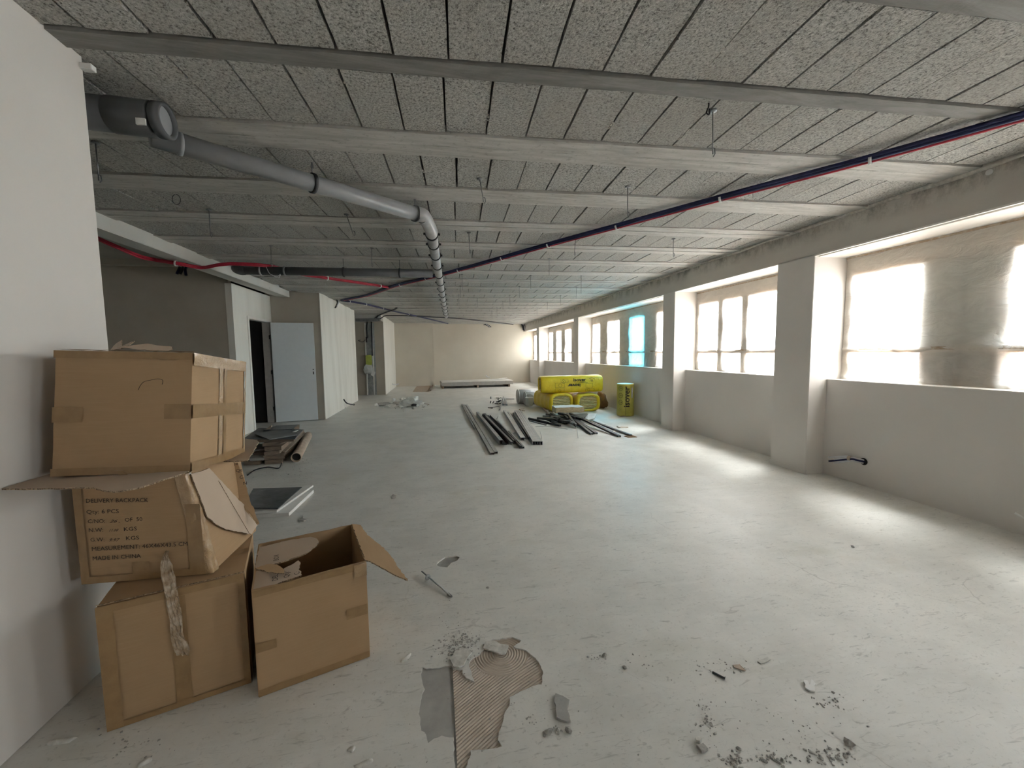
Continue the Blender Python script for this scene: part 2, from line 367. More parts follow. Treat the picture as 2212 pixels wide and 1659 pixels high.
def arc(c, a, b, r, t0, t1, n=10):
    c, a, b = Vector(c), Vector(a), Vector(b)
    return [c + (a * math.cos(t0 + (t1 - t0) * i / n) + b * math.sin(t0 + (t1 - t0) * i / n)) * r for i in range(n + 1)]
def smoothpath(pts, k=6):
    pts = [Vector(p) for p in pts]; out = []
    for i in range(len(pts) - 1):
        p0, p1, p2, p3 = pts[max(i - 1, 0)], pts[i], pts[i + 1], pts[min(i + 2, len(pts) - 1)]
        for j in range(k):
            t = j / k
            out.append(.5 * ((2 * p1) + (p2 - p0) * t + (2 * p0 - 5 * p1 + 4 * p2 - p3) * t * t + (3 * p1 - p0 - 3 * p2 + p3) * t ** 3))
    return out + [pts[-1]]

# ================================================================== THE SETTING
ZC = 2.71                       # underside of the ceiling blocks
XP, XL, XFILM, XW = 4.21, 3.98, 4.385, 4.40   # panel face, lintel/pillar face, film, window frame
YB, YE = -5.0, 18.1             # back wall, end wall

# ---- floor with the spot where the screed has come off
K = crop(700, 1100, 2.9105)
hole_px = [(618,990),(645,1000),(700,998),(760,985),(800,985),(812,1000),(870,1005),(875,1030),(895,1060),(945,1085),(925,1020),(912,970),(930,935),(985,905),(1002,880),(1000,850),(1060,822),(1120,812),(1180,803),(1240,825),(1190,865),(1270,888),(1330,935),(1365,985),(1377,1030),(1368,1100),(1350,1100),(1290,1120),(1220,1155),(1170,1180),(1165,1240),(1140,1270),(1125,1340),(1100,1400),(1095,1450),(1120,1490),(1085,1505),(1000,1510),(920,1515),(915,1560),(885,1627),(880,1700),(818,1700),(818,1560),(816,1432),(790,1435),(740,1425),(690,1440),(655,1470),(640,1420),(615,1390),(605,1330),(595,1280),(605,1220),(620,1160),(630,1130),(615,1080),(612,1030)]
def jitter_loop(pts, seg, amp, seed):
    out = []
    for i, p in enumerate(pts):
        q = pts[(i + 1) % len(pts)]; d = q - p; n = max(1, int(d.length / seg)); s = Vector((-d.y, d.x)).normalized()
        for j in range(n):
            b = p + d * j / n
            out.append(b + s * amp * noise.noise(Vector((b.x * 45, b.y * 45, seed))))
    return out
hole = jitter_loop([FL(*K(*p)).to_2d() for p in hole_px], .012, .006, 3)
chip = jitter_loop([FL(*K(*p)).to_2d() for p in [(708,345),(712,335),(760,300),(830,292),(852,302),(840,320),(800,338),(775,365),(740,362),(715,358)]], .012, .004, 5)
def polygon_with_holes(outer, holes, z, mb, depth):
    vs = list(outer); es = [(i, (i + 1) % len(outer)) for i in range(len(outer))]; fs = []
    for h in holes:
        o = len(vs); vs += h; es += [(o + i, o + (i + 1) % len(h)) for i in range(len(h))]
    v2, e2, f2, *_ = delaunay_2d_cdt([Vector(v) for v in vs], es, [], 0, 1e-7)
    def inside(p, poly):
        c = False
        for i in range(len(poly)):
            a, b = poly[i], poly[i - 1]
            if (a.y > p.y) != (b.y > p.y) and p.x < (b.x - a.x) * (p.y - a.y) / (b.y - a.y) + a.x: c = not c
        return c
    keep = []
    for f in f2:
        c = sum((v2[i] for i in f), Vector((0, 0))) / len(f)
        if inside(c, outer) and not any(inside(c, h) for h in holes): keep.append(f)
    mb.add([Vector((v.x, v.y, z)) for v in v2], keep)
    for h in holes:
        n = len(h); mb.add([Vector((p.x, p.y, z)) for p in h] + [Vector((p.x, p.y, z - depth)) for p in h], [(i, (i + 1) % n, n + (i + 1) % n, n + i) for i in range(n)])
mb = MB()
outer = [Vector(p) for p in ((-6.6, YB - .1), (4.5, YB - .1), (4.5, 18.4), (-6.6, 18.4))]
polygon_with_holes(outer, [hole, chip], 0, mb, .009)
me_floor = MB(); me_floor.v = mb.v; me_floor.f = mb.f; me_floor.mi = mb.mi
floor = struct('floor', me_floor, 'screed', 'pale grey levelling screed with scuffs, stains and hairline cracks')
ROOT0 = WLOC[floor.name]
struct('floor_slab', MB().box(-6.7, 4.6, YB - .2, 18.5, -.3, -.010), 'bare_slab', 'bare concrete slab showing through where the screed came off')
# exposed glue bed with trowel combing (real ridges) and the smoother grey strip beside it
def comb(x, y):
    q = FL(*K(1110, 900)); r1 = math.hypot(x - q.x, y - q.y)
    q2 = FL(*K(1015, 1075)); r2 = math.hypot(x - q2.x, y - q2.y)
    lin = (x - q2.x) * .50 - (y - q2.y) * .86
    if r1 < .13 and y > q2.y - .02: d = r1
    else: d = lin + .02 * math.sin(6 * x)
    return .0016 * math.sin(d * 2 * math.pi / .0125)
a0, a1 = FL(*K(816, 1000)), FL(*K(1380, 1000))
bx0, bx1 = a0.x - .005, a1.x + .02
by0, by1 = FL(*K(900, 1700)).y - .01, FL(*K(1100, 800)).y + .01
gb = MB().grid(190, 260, lambda u, v: (lambda x, y: Vector((x, y, -.0062 + comb(x, y))))(bx0 + (bx1 - bx0) * u, by0 + (by1 - by0) * v))
o = gb.build('glue_bed', 'glue_bed', floor); o['label'] = 'tan adhesive bed combed with curved trowel ridges'
o['kind'] = 'structure'
gs = MB().grid(20, 40, lambda u, v: (lambda x, y: Vector((x, y, -.0050 + .0012 * noise.noise(Vector((x * 14, y * 14, 1))))))(bx0 - .16 + .145 * u, by0 + (by1 - by0) * v))
o = gs.build('bare_strip', 'bare_slab', floor); o['label'] = 'smooth grey bare strip of slab'

# ---- ceiling: beam-and-block floor seen from below, laid slightly askew to the walls
CA = math.radians(2.7466); cC, sC = math.cos(CA), math.sin(CA)
def cw(u, v, z): return Vector((u * cC + v * sC, -u * sC + v * cC, z))
ceiling = struct('ceiling', MB().box(-3.2, 4.6, YB - .1, 18.5, ZC + .045, ZC + .35), 'slab_dark', 'bare concrete beam and block ceiling')
WLOC[ceiling.name] = Vector(ceiling.location)
beams, rows = [], []
rows.append((1.42, 1.915)); beams.append((1.919, 2.016, 'old_beam')); rows.append((2.02, 2.515))
v = 2.515
while v < 18.3:
    beams += [(v + .003, v + .137, 'precast_beam'), (v + .146, v + .282, 'precast_beam')]; rows.append((v + .285, v + .785)); v += .785
v = 1.42
while v > -5.2:
    beams += [(v - .14, v, 'old_beam'), (v - .285, v - .145, 'old_beam')]; rows.append((v - .785, v - .285)); v -= .785
def xrange_at(vv): return (-3.18, 4.05) if vv > 2.2 else (-1.66, 4.05)
for i, (v0, v1, mt) in enumerate(beams):
    xa, xb = xrange_at((v0 + v1) / 2); ua, ub = xa - .1, xb - .05
    n = 160; dz = random.uniform(-.004, .003)
    def bf(u, w, v0=v0, v1=v1, ua=ua, ub=ub, i=i, dz=dz):
        uu = ua + (ub - ua) * u; e = .004 * noise.noise(Vector((uu * 5, i, w * 3))) + .003 * noise.noise(Vector((uu * 40, i, w * 7)))
        return cw(uu, v0 + (v1 - v0) * w + e, ZC - .008 + dz + .0015 * noise.noise(Vector((uu * 9, w * 4, i))))
    b = MB().grid(n, 2, bf)
    k = (n + 1)
    up = [p + Vector((0, 0, .06)) for p in b.v[:k]]; dn = [p + Vector((0, 0, .06)) for p in b.v[2 * k:3 * k]]
    o0 = len(b.v); b.add(up + dn, [])
    b.f += [(j, j + 1, o0 + j + 1, o0 + j) for j in range(n)] + [(2 * k + j, 2 * k + j + 1, o0 + k + j + 1, o0 + k + j) for j in range(n)]; b.mi += [0] * (2 * n)
    ob = b.build('beam', mt, ceiling)
    ob['kind'] = 'structure'
# mortar seam running between the twin beams
for v0, v1, mt in beams:
    pass
def block_shape(seed, du, dv):
    b = MB(); nu, nv = 4, 7
    def f(s, t):
        x, y = (s - .5) * du, (t - .5) * dv
        if s in (0, 1): x += .004 * noise.noise(Vector((t * 4, seed, s * 9)))
        if t in (0, 1): y += .003 * noise.noise(Vector((s * 3, seed + 7, t * 9)))
        return Vector((x, y, .0015 * noise.noise(Vector((x * 20, y * 20, seed)))))
    b.grid(nu, nv, f); k = nu + 1
    edge = [j for j in range(k)] + [r * k + nu for r in range(1, nv + 1)] + [nv * k + nu - j for j in range(1, k)] + [(nv - r) * k for r in range(1, nv)]
    o0 = len(b.v); b.add([b.v[e] + Vector((0, 0, .05)) for e in edge], []); m = len(edge)
    b.f += [(edge[j], edge[(j + 1) % m], o0 + (j + 1) % m, o0 + j) for j in range(m)]; b.mi += [0] * m
    return b
spots = []
for ri, (v0, v1) in enumerate(rows):
    xa, xb = xrange_at((v0 + v1) / 2); u = xa - .25 - v0 * sC + (-.0 if ri else 0)
    u = math.floor(u / .24) * .24 - .014 + (random.uniform(-.08, .08) if ri else 0) + (.0 if ri != 1 else 0)
    while u < xb - v0 * sC + .3:
        c = cw(u + .12, (v0 + v1) / 2, 0)
        if xa - .05 < c.x < xb - .02 and c.y < 18.2 and c.y > YB:
            spots.append((c, v1 - v0))
        u += .2403
def seen_size(c):
    p = RC @ (np.array([c.x, c.y, ZC]) - np.array([0, 0, HC]))
    if p[2] < .3: return -1
    X, Y = p[0] / p[2] * FPX + 1106, p[1] / p[2] * FPX + 829.5
    m = 200 if p[2] < 2.5 else 60
    if X < 150 - m or X > 2212 + m or Y < -m: return -1
    return 1 / (p[2] * p[2])
spots.sort(key=lambda s: -seen_size(s[0]))
shapes = []
for k in range(10):
    bo = block_shape(k, .2403 - random.choice((.008, .010, .012, .015)), .480)
    me = bpy.data.meshes.new('block'); me.from_pydata(bo.v, [], bo.f); me.materials.append(MATS['porous_block']); shapes.append((me, bo))
rest = MB()
for i, (c, dv) in enumerate(spots):
    me, bo = random.choice(shapes); dz = random.uniform(-.003, .004); sc = dv / .5
    if i < 300:
        o = bpy.data.objects.new('block', me); COL.objects.link(o); o.parent = ceiling
        o.location = Vector((c.x, c.y, ZC + dz)) - Vector(ceiling.location); o.rotation_euler = (random.uniform(-.004, .004), random.uniform(-.006, .006), -CA + random.uniform(-.006, .006)); o.scale = (1, sc, 1)
    else:
        M = Matrix.Translation((c.x, c.y, ZC + dz)) @ Matrix.Rotation(-CA + random.uniform(-.006, .006), 4, 'Z')
        rest.add([M @ Vector((p.x, p.y * sc, p.z)) for p in bo.v], bo.f)
o = rest.build('block_field', 'porous_block', ceiling); o['kind'] = 'stuff'; o['label'] = 'porous concrete blocks of the far ceiling'
# crumbs of white mortar squeezed out of the joints
mb = MB()
for (c, dv) in spots[:300]:
    if random.random() < .45:
        side = random.choice((-1, 1)); t0 = random.uniform(-.24, .1)
        for k in range(random.randint(2, 7)):
            q = c + Vector((side * .12 + random.uniform(-.004, .004), t0 + k * .017 + random.uniform(-.006, .006), 0))
            mb.lump((q.x, q.y, ZC - .001), random.uniform(.003, .008), random.uniform(.005, .012), .004, k, .5, 1)
o = mb.build('mortar_crumbs', 'mortar', ceiling); o['kind'] = 'stuff'; o['label'] = 'white mortar squeezed from the block joints'
# plaster bead where the ceiling meets the window wall
mb = MB()
pts = [Vector((XL - .01 + .012 * noise.noise(Vector((y * 1.3, 0, 0))), y, ZC - .006 + .006 * noise.noise(Vector((y * 2, 4, 0))))) for y in np.linspace(YB, YE, 150)]
mb.tube(pts, [.022 + .012 * noise.noise(Vector((p.y * 2.2, 9, 0))) for p in pts], 8)
struct('trim_1', mb, 'mortar', 'rough plaster bead along the ceiling edge', smooth=True)
# downstand beam and the higher bay behind it
mb = MB().hexa([Vector(p) for p in ((-3.26, 2.3, 2.575), (-3.0, 2.3, 2.555), (-2.985, 8.98, 2.585), (-3.25, 8.98, 2.6), (-3.26, 2.3, 2.95), (-3.0, 2.3, 2.95), (-2.985, 8.98, 2.95), (-3.25, 8.98, 2.95))])
struct('downstand_beam', mb, 'downstand_concrete', 'pale concrete downstand beam', bevel=.006)
struct('ceiling_bay', MB().box(-6.7, -3.1, .0, 9.2, 2.95, 3.05), 'bay_slab', 'plain slab over the side bay')

# ---- walls
struct('wall_left', MB().box(-1.63, -1.51, YB, 2.165, 0, ZC + .06), 'plaster_wall', 'smooth off-white wall beside the stacked boxes', bevel=.003)
struct('wall_rear', MB().box(-1.7, 4.5, YB - .1, YB, 0, ZC + .06), 'plaster_wall', 'plain wall behind the camera')
struct('wall_bay_side', MB().box(-6.7, -6.6, .0, 9.2, 0, 2.96), 'plaster_wall')
struct('wall_bay_rear', MB().box(-6.7, -1.63, -.1, .0, 0, 2.96), 'plaster_wall')
struct('wall_bay_end', MB().box(-6.6, -3.45, 7.53, 7.63, 0, 2.90).box(-6.6, -3.27, 7.40, 7.53, 2.86, 2.96), 'shaded_plasterboard', 'side bay wall in dark taupe, its shade painted in', )
# door wall (opening from y 8.05 to 8.93)
D0, D1, DH = 8.05, 8.93, 2.07
struct('wall_door', MB().box(-3.50, -3.40, 7.525, D0, 0, 2.62).box(-3.50, -3.40, D1, 9.1, 0, 2.62).box(-3.50, -3.40, D0, D1, DH + .02, 2.62), 'raw_plasterboard', 'pale partition with the open doorway')
struct('wall_store', MB().box(-6.6, -3.5, 9.02, 9.1, 0, 2.96), 'void_shade', 'near-black wall painted as the unlit room behind the doorway')
# closed duct block: end face coloured as shaded, long face pale
struct('wall_block', MB().box(-3.5, -2.45, 9.1, 12.62, 0, ZC + .02), ['shaded_plasterboard'], 'end face of the boxed-in block, its shade painted in as taupe')
struct('wall_block_side', MB().box(-2.45, -2.437, 9.087, 12.62, 0, ZC + .015), 'raw_plasterboard', 'pale long face of the boxed-in block')
struct('wall_recess', MB().box(-4.2, -2.10, 14.25, 14.35, 0, ZC + .06), 'shaded_plasterboard', 'wall of the service recess, its shade painted in as taupe')
struct('wall_recess_beam', MB().box(-4.2, -1.83, 13.75, 14.25, 2.50, ZC + .06), 'downstand_concrete', 'concrete downstand over the service recess')
struct('wall_recess_left', MB().box(-4.3, -4.2, 12.6, 14.35, 0, ZC + .06), 'shaded_plasterboard')
struct('wall_recess_inner', MB().box(-4.3, -3.4, 12.52, 12.62, 0, ZC + .06), 'shaded_plasterboard')
struct('ceiling_recess', MB().box(-4.4, -3.1, 9.1, 18.5, ZC + .045, ZC + .35), 'bay_slab')
struct('wall_return', MB().box(-2.12, -1.83, 14.2, 17.8, 0, ZC + .02), 'shaded_plasterboard', 'end of the far partition, its shade painted in as taupe')
struct('wall_return_side', MB().box(-1.83, -1.818, 14.19, 17.75, 0, ZC + .02), 'raw_plasterboard', 'pale side of the far partition')
struct('wall_end_left', MB().box(-1.85, -.19, 17.62, 17.74, 0, ZC + .02), 'cream_wall', 'set-forward panel of the end wall')
struct('wall_end', MB().box(-2.3, 4.5, YE, YE + .1, 0, ZC + .06), 'cream_wall', 'smooth cream end wall')
struct('wall_end_pier', MB().box(-.25, .32, 18.02, YE + .02, 0, ZC), 'cream_wall', 'shallow pier on the end wall')

# right wall: parapet, pillars, lintel
wins = [(-3.2, -.80), (-.35, 3.655), (4.125, 6.20), (6.56, 10.95), (11.33, 15.50), (15.86, YE)]
pillars = [(-5.0, -3.2), (-.80, -.35), (3.655, 4.125), (6.20, 6.56), (10.95, 11.33), (15.50, 15.86)]
wr = MB().box(XP, 4.52, YB, YE, 0, 1.048)
struct('wall_right', wr, 'plaster_wall', 'smooth taupe parapet under the windows')
struct('wall_right_lintel', MB().box(XL, 4.52, YB, YE, 2.39, ZC + .06), 'lintel_concrete', 'painted concrete lintel above the windows')
pm = None
for i, (y0, y1) in enumerate(pillars):
    struct('pillar', MB().box(XL, 4.52, y0, y1, 0, 2.40), 'plaster_wall', 'square plastered pillar between windows', bevel=.004)
    b = MB().box(XL - .012, XL, y0 - .012, y1 + .004, 0, .05).box(XL, XP, y0 - .012, y0, 0, .05)
    struct('baseboard_%d' % (i + 1), b, 'plaster_wall', bevel=.003)
# window sills, head trims with their shadow gap
for i, (y0, y1) in enumerate(wins):
    struct('window_sill', MB().box(XP - .004, 4.50, y0, y1, 1.046, 1.056), 'white_trim', 'pale window sill', bevel=.002)
    if i != 2:
        struct('trim_%d' % (i + 2), MB().box(XL - .004, XL + .022, y0, y1, 2.378, 2.392).box(XL + .05, XFILM + .03, y0, y1, 2.372, 2.392), 'white_trim', 'pale window head with a shadow gap')
    else:
        struct('trim_%d' % (i + 2), MB().box(XL - .002, XFILM + .05, y0, y1, 2.386, 2.395), 'white_trim', 'plain pale window head')

# ---- windows: frame members and panes
def window(i, y0, y1, panes, opaque, splits=(), blue=()):
    w = bpy.data.objects.new('window_%d' % i, None); COL.objects.link(w); w.location = (XW, (y0 + y1) / 2, 1.05); WLOC[w.name] = Vector(w.location)
    w['kind'] = 'structure'; w['label'] = ['plain window behind the camera', 'nearest wide window with a closed grey panel', 'narrow three-light window between two pillars', 'wide window with one blue-tinted light', 'three-light window near the end wall', 'last window in the far corner', 'plain window at the back of the room', 'plain window behind the camera'][i]
    zt, z1 = 2.15, 1.09
    x0, x1 = XW, XW + .06
    def bar(name, a, b, c, d, dx=0, mt='frame_white'): MB().box(x0 - dx, x1, a, b, c, d).build(name, mt, w, bevel=.004)
    bar('head_box', y0, y1, zt, 2.39, .0, 'frame_white')
    bar('bottom_rail', y0, y1, 1.05, z1)
    edges = sorted(panes)
    yy = y0
    for a, b in edges + [(y1, None)]:
        if a - yy > .01:
            if (round(yy, 2), round(a, 2)) in opaque:
                half = (yy + a) / 2
                MB().box(x1 - .012, x1 + .02, yy - .01, a + .01, 1.06, zt).build('light_stop_board', 'shutter_grey', w)  # unseen board added to stop daylight slits between the panels
                for c, d in ((yy, half - .004), (half + .004, a)):
                    MB().box(x0 + .01, x1 - .014, c, d, 1.40, zt).build('shutter_panel', 'shutter_grey', w, bevel=.003)
                    MB().box(x0 + .01, x1 - .014, c + .01, d - .01, 1.10, 1.34).build('shutter_panel', 'board_grey', w, bevel=.003)
            else: bar('stile', yy, a, z1, zt, .005)
        yy = b
    bar('transom', y0, y1, 1.345, 1.395, .01)
    for s in splits: bar('mullion', s - .02, s + .02, 1.40, zt, .004)
    for k, (a, b) in enumerate(edges):
        g = 'blue_glass' if k in blue else 'window_glass'
        for zz in ((1.395, zt), (z1, 1.345)):
            o = MB().box(XW + .03, XW + .036, a, b, *zz).build('pane', g, w)
            if k in blue: o['label'] = 'blue tinted pane'
    return w
W1p = [(-.25, .45), (1.72, 2.34), (2.96, 3.57)]
window(6, -3.2, -.80, [(-3.05, -1.95)], set())
window(1, -.35, 3.655, W1p, {(2.34, 2.96), (.45, 1.72)})
window(2, 4.125, 6.20, [(4.26, 5.03), (5.16, 5.53), (5.66, 6.11)], set())
window(3, 6.56, 10.95, [(6.66, 7.42), (8.00, 8.62), (9.16, 9.82), (10.36, 10.85)], {(7.42, 8.0)}, splits=(9.46,), blue=(1,))
window(4, 11.33, 15.50, [(11.5, 12.2), (12.76, 13.38), (13.85, 14.42), (14.92, 15.40)], set())
window(5, 15.86, YE, [(15.95, 16.6), (17.0, 17.95)], set())
# daylight portals sitting in the window openings
for y0, y1 in wins:
    al = bpy.data.lights.new('window_daylight', 'AREA'); al.shape = 'RECTANGLE'; al.size = 1.3; al.size_y = y1 - y0; al.cycles.is_portal = True
    ao = bpy.data.objects.new('window_daylight', al); COL.objects.link(ao); ao.location = (XW + .10, (y0 + y1) / 2, 1.72); ao.rotation_euler = (0, math.radians(90), 0)

# ---- outside: terracotta ledge, ground, low houses and hills
struct('outside_ledge', MB().box(4.52, 4.95, YB, 18.5, .9, 1.10), 'terracotta', 'terracotta parapet coping outside')
struct('outside_ground', MB().box(4.95, 220, -120, 160, -4.2, -4.0), 'outside_ground', 'pale ground outside')
hm = MB().grid(60, 6, lambda u, v: Vector((90 + 90 * v, -140 + 360 * u, -4 + (9 + 7 * noise.noise(Vector((u * 7, v, 3)))) * math.sin(math.pi * min(1, v * .9)))))
struct('outside_hill', hm, 'outside_ground', 'low hazy hills', smooth=True)
for k, (x, y, sx, sy, h) in enumerate([(40, 18, 10, 16, 4.6), (46, 44, 12, 18, 5.4), (38, -8, 9, 14, 4.2), (52, 74, 12, 22, 5.2)]):
    struct('outside_house', MB().box(x, x + sx, y, y + sy, -4, -4 + h).slab([(x - .4, y - .4, -4 + h), (x + sx + .4, y - .4, -4 + h), (x + sx / 2, y - .4, -4 + h + 1.4)], (0, 1, 0), sy + .8), 'outside_wall', 'pale low house outside')

# ================================================================== WINDOW FILM
def film_sheet(i, y0, y1, seed, label, ztop=2.368):
    """milky sheet: hangs from the head, taped across at the transom, bunched under the tape"""
    nu, nv = int((y1 - y0) * 34), 60
    zseam = 1.385
    def f(s, t):
        y = y0 + (y1 - y0) * s; z = 1.058 + (ztop - 1.058) * t
        q = Vector((y * 1.0, z, seed))
        d = .010 * noise.noise(q * 2.2)
        # long diagonal drag folds
        g = noise.noise(Vector(((y * .55 + z * .9) * 5.5, (y * .9 - z * .5) * 1.1, seed + 4)))
        d += .015 * g * min(1, 2.2 * abs(z - ztop))
        if z > zseam:   # swags sitting just above the tape
            h = z - zseam; d += .030 * math.exp(-h / .05) * abs(math.sin(y * 5.1 + seed)) * (.6 + .5 * noise.noise(q * 3))
            d += .006 * math.sin((h + .10 * math.sin(y * 2.6 + seed)) * 46) * math.exp(-h / .10)
        else:           # gathered pleats below the tape, fanning from a few points
            h = zseam - z; fan = y + .55 * h * math.sin(y * 2.0 + seed)
            d += .009 * math.sin(fan * 46 + 3 * noise.noise(q * 3)) * min(1, h * 9) + .006 * noise.noise(Vector((fan * 30, z * 2, seed)))
        edge = min(s, 1 - s) * (y1 - y0)
        if edge < .12: d += .02 * (1 - edge / .12) * noise.noise(Vector((z * 7, seed, 5)))
        x = XFILM - max(d, -.006)
        if s in (0, 1): y += (1 if s == 0 else -1) * .012 * noise.noise(Vector((z * 6, seed, 8)))
        return Vector((x, y, z))
    root = thing('plastic_sheet', label, 'plastic sheet', (XFILM, (y0 + y1) / 2, 1.058), 'protective sheets taped over the windows')
    MB().grid(nu, nv, f).build('film', 'film', root, smooth=True)
    tp = MB().grid(nu, 1, lambda s, t: f(s, (zseam - 1.058) / (ztop - 1.058)) + Vector((-.004, 0, (t - .5) * .028)))
    tp.build('tape_strip', 'clear_tape', root, smooth=True)
    ht = MB().grid(nu, 1, lambda s, t: f(s, 1.0) + Vector((-.003, 0, (t - 1) * .02)))
    ht.build('tape_strip', 'clear_tape', root, smooth=True)
    return root
film_sheet(1, -.33, 3.64, 1.3, 'milky sheet over the nearest window, with a grey panel behind it')
film_sheet(2, 4.14, 6.185, 5.1, 'milky sheet over the narrow three-light window between two pillars')
film_sheet(3, 6.575, 10.935, 8.7, 'milky sheet over the window with a glowing blue light')
film_sheet(4, 11.345, 15.485, 12.2, 'milky sheet over the fourth window, past the blue light')
film_sheet(5, 15.875, YE - .01, 15.5, 'sliver of milky sheet in the window by the end wall')

# ================================================================== CEILING SERVICES
def hanger(cx, cy_, zlow, name_label, group='ceiling hanger rods', washer=True, lean=(0, 0), near=True):
    r = thing('hanger_rod', name_label, 'hanger rod', (cx, cy_, zlow), group)
    top = Vector((cx, cy_, ZC - .004)); bot = Vector((cx + lean[0], cy_ + lean[1], zlow))
    rd = .0033 if near else .003
    MB().tube([top, bot], rd, 6).build('rod', 'mid_steel', r, smooth=True)
    if washer: MB().lathe((cx, cy_, ZC - .012), [(.001, .010), (.021, .008), (.022, .002), (.004, 0)], 14).build('washer', 'mid_steel', r, smooth=True)
    if near:
        hk = [bot + Vector((.0, 0, .035)), bot + Vector((.012, 0, .03)), bot + Vector((.015, 0, .004)), bot + Vector((.004, 0, -.012))]
        MB().tube(hk, .003, 6).build('hook', 'mid_steel', r, smooth=True)
    return r
H = [((1540,237),2.475,'long bright hanger rod with a washer near the blue cable, nearest of all',(.006,0)),
     ((1356,402),2.476,'hanger rod hanging just above the blue cable run',(.002,0)),
     ((1036,385),2.545,'leaning hanger rod above the pipe elbow',(.03,.02)),
     ((451,452),2.475,'hanger rod above the pale downstand beam',(0,0)),
     ((206,306),2.48,'hanger rod close to the end of the white wall, under the capped pipe',(0,0)),
     ((585,530),2.465,'hanger rod at the left end of the dark drain pipe',(-.01,0)),
     ((803,535),2.485,'hanger rod in front of the middle of the dark drain pipe',(-.01,0)),
     ((1244,510),2.498,'hanger rod crossing the blue cable',(-.02,0)),
     ((1455,515),2.507,'hanger rod near the pillar by the narrow window',(0,0)),
     ((748,462),2.53,'slanting hanger rod beside the grey pipe',(.05,.03)),
     ((1013,502),2.49,'hanger rod to the side of the pipe elbow',(0,0))]
for p, zl, lab, lean in H:
    q = FL(*p, ZC); hanger(q.x, q.y, zl, lab, 'ceiling hanger rods', True, lean)
K6 = crop(960, 440, 5.925)
far = [((1340,702),920),((1105,910),1090),((1750,915),1195),((1690,1065),1215),((960,1055),1200),((225,900),1110),((205,1050),1205),((838,1168),1290),((185,1165),1285),((1485,1175),1300),((748,1250),1360),((1318,1255),1360),((672,1320),1420),((1185,1320),1420),((607,1370),1470),((420,1210),1330)]
for (x, y), yl in far:
    q = FL(*K6(x, y), ZC); zl = WY(*K6(x, yl), q.y).z
    hanger(q.x, q.y, max(2.4, min(2.6, zl)), 'thin far hanger rod hanging between the far ceiling beams', 'far ceiling hanger rods', True, (0, 0), False)

# ---- large capped pipe
ZP = 2.585
c0 = FL(362, 262, 2.575); ax = Vector((1, .02, -.03)).normalized()
r = thing('capped_pipe', 'fat grey drain pipe with a round end cap, coming from behind the white wall', 'pipe', (c0.x - .3, c0.y, 2.49))
MB().tube([c0 - ax * 1.4, c0 - ax * .13], .078, 32).build('barrel', 'dark_pvc', r, smooth=True)
MB().tube([c0 - ax * .24, c0 - ax * .235, c0 - ax * .06, c0 - ax * .055], [.079, .082, .082, .079], 32).build('socket', 'dark_pvc', r, smooth=True)
MB().ring(c0 - ax * .02, ax, .083, .066, .045, 32).build('cap_rim', 'dark_pvc', r, smooth=True)
MB().tube([c0 - ax * .035, c0 - ax * .015], .068, 32).build('cap', 'grey_pvc', r)
MB().ring(c0 - ax * .36, ax, .080, .07, .006, 32).build('seam_ring', 'light_pvc', r, smooth=True)
MB().box(c0.x - .085, c0.x - .045, c0.y - .092, c0.y - .0825, 2.505, 2.535).build('sticker', 'white_plastic', r)
# ---- grey pipe: slanting run, elbow, then straight away along the room
rp = .056
q0, q1 = FL(325, 292, ZP - .03), FL(915, 467, ZP)
r = thing('drain_pipe', 'long grey drain pipe with an elbow, running under the ceiling', 'pipe', ((q0.x + q1.x) / 2, (q0.y + q1.y) / 2, ZP - .06))
MB().tube([q0, q1], rp, 24).build('slanting_run', 'grey_pvc', r, smooth=True)
dirA = (q1 - q0).normalized(); e0, e1 = FL(945, 580, ZP), FL(960, 665, ZP); dirB = (e1 - e0).normalized()
fork = FL(931, 497, ZP)
elb = smoothpath([q1 - dirA * .08, q1, fork - dirB * .02, fork + dirB * .1], 8)
MB().tube(elb, rp + .004, 24).build('elbow', 'light_pvc', r, smooth=True)
end = FL(964, 684, ZP)
MB().tube([fork, e0, end], rp, 24).build('straight_run', 'light_pvc', r, smooth=True)
for q in (q1 - dirA * .09, q1 - dirA * .01):
    MB().ring(q, dirA, rp + .008, rp, .02).build('collar', 'grey_pvc', r, smooth=True)
qa = q0 + dirA * .12
MB().ring(qa, dirA, rp + .004, rp, .02).build('collar', 'grey_pvc', r, smooth=True)
L_ = (q1 - q0).length
for f_ in (.47, .95):
    q = q0 + dirA * L_ * f_
    c = MB().ring(q, dirA, rp + .010, rp - .001, .022).build('clamp', 'clamp_rubber', r, smooth=True)
    MB().tube([q + Vector((0, 0, rp)), Vector((q.x, q.y, ZC))], .005, 8).build('hanger', 'mid_steel', c, smooth=True)
    MB().tube([q + Vector((0, 0, rp + .045)), q + Vector((0, 0, rp + .065))], .009, 8).build('nut', 'mid_steel', c)
nclamp = 13
for k in range(nclamp):
    q = fork + (end - fork) * (.015 + .985 * (k / nclamp) ** 1.25)
    c = MB().ring(q, dirB, rp + .009, rp - .001, .02).build('clamp', 'clamp_rubber', r, smooth=True)
    for s_ in (-1, 1): MB().box(q.x + s_ * (rp + .016) - .010, q.x + s_ * (rp + .016) + .010, q.y - .008, q.y + .008, q.z - .01, q.z + .01).build('lug', 'clamp_rubber', c)
    MB().tube([q + Vector((0, 0, rp)), Vector((q.x, q.y, ZC))], .004, 6).build('hanger', 'mid_steel', c)
MB().box(q1.x - .01, q1.x + .022, q1.y - rp - .014, q1.y - rp - .004, ZP - .02, ZP + .008).build('sticker', 'white_plastic', r)
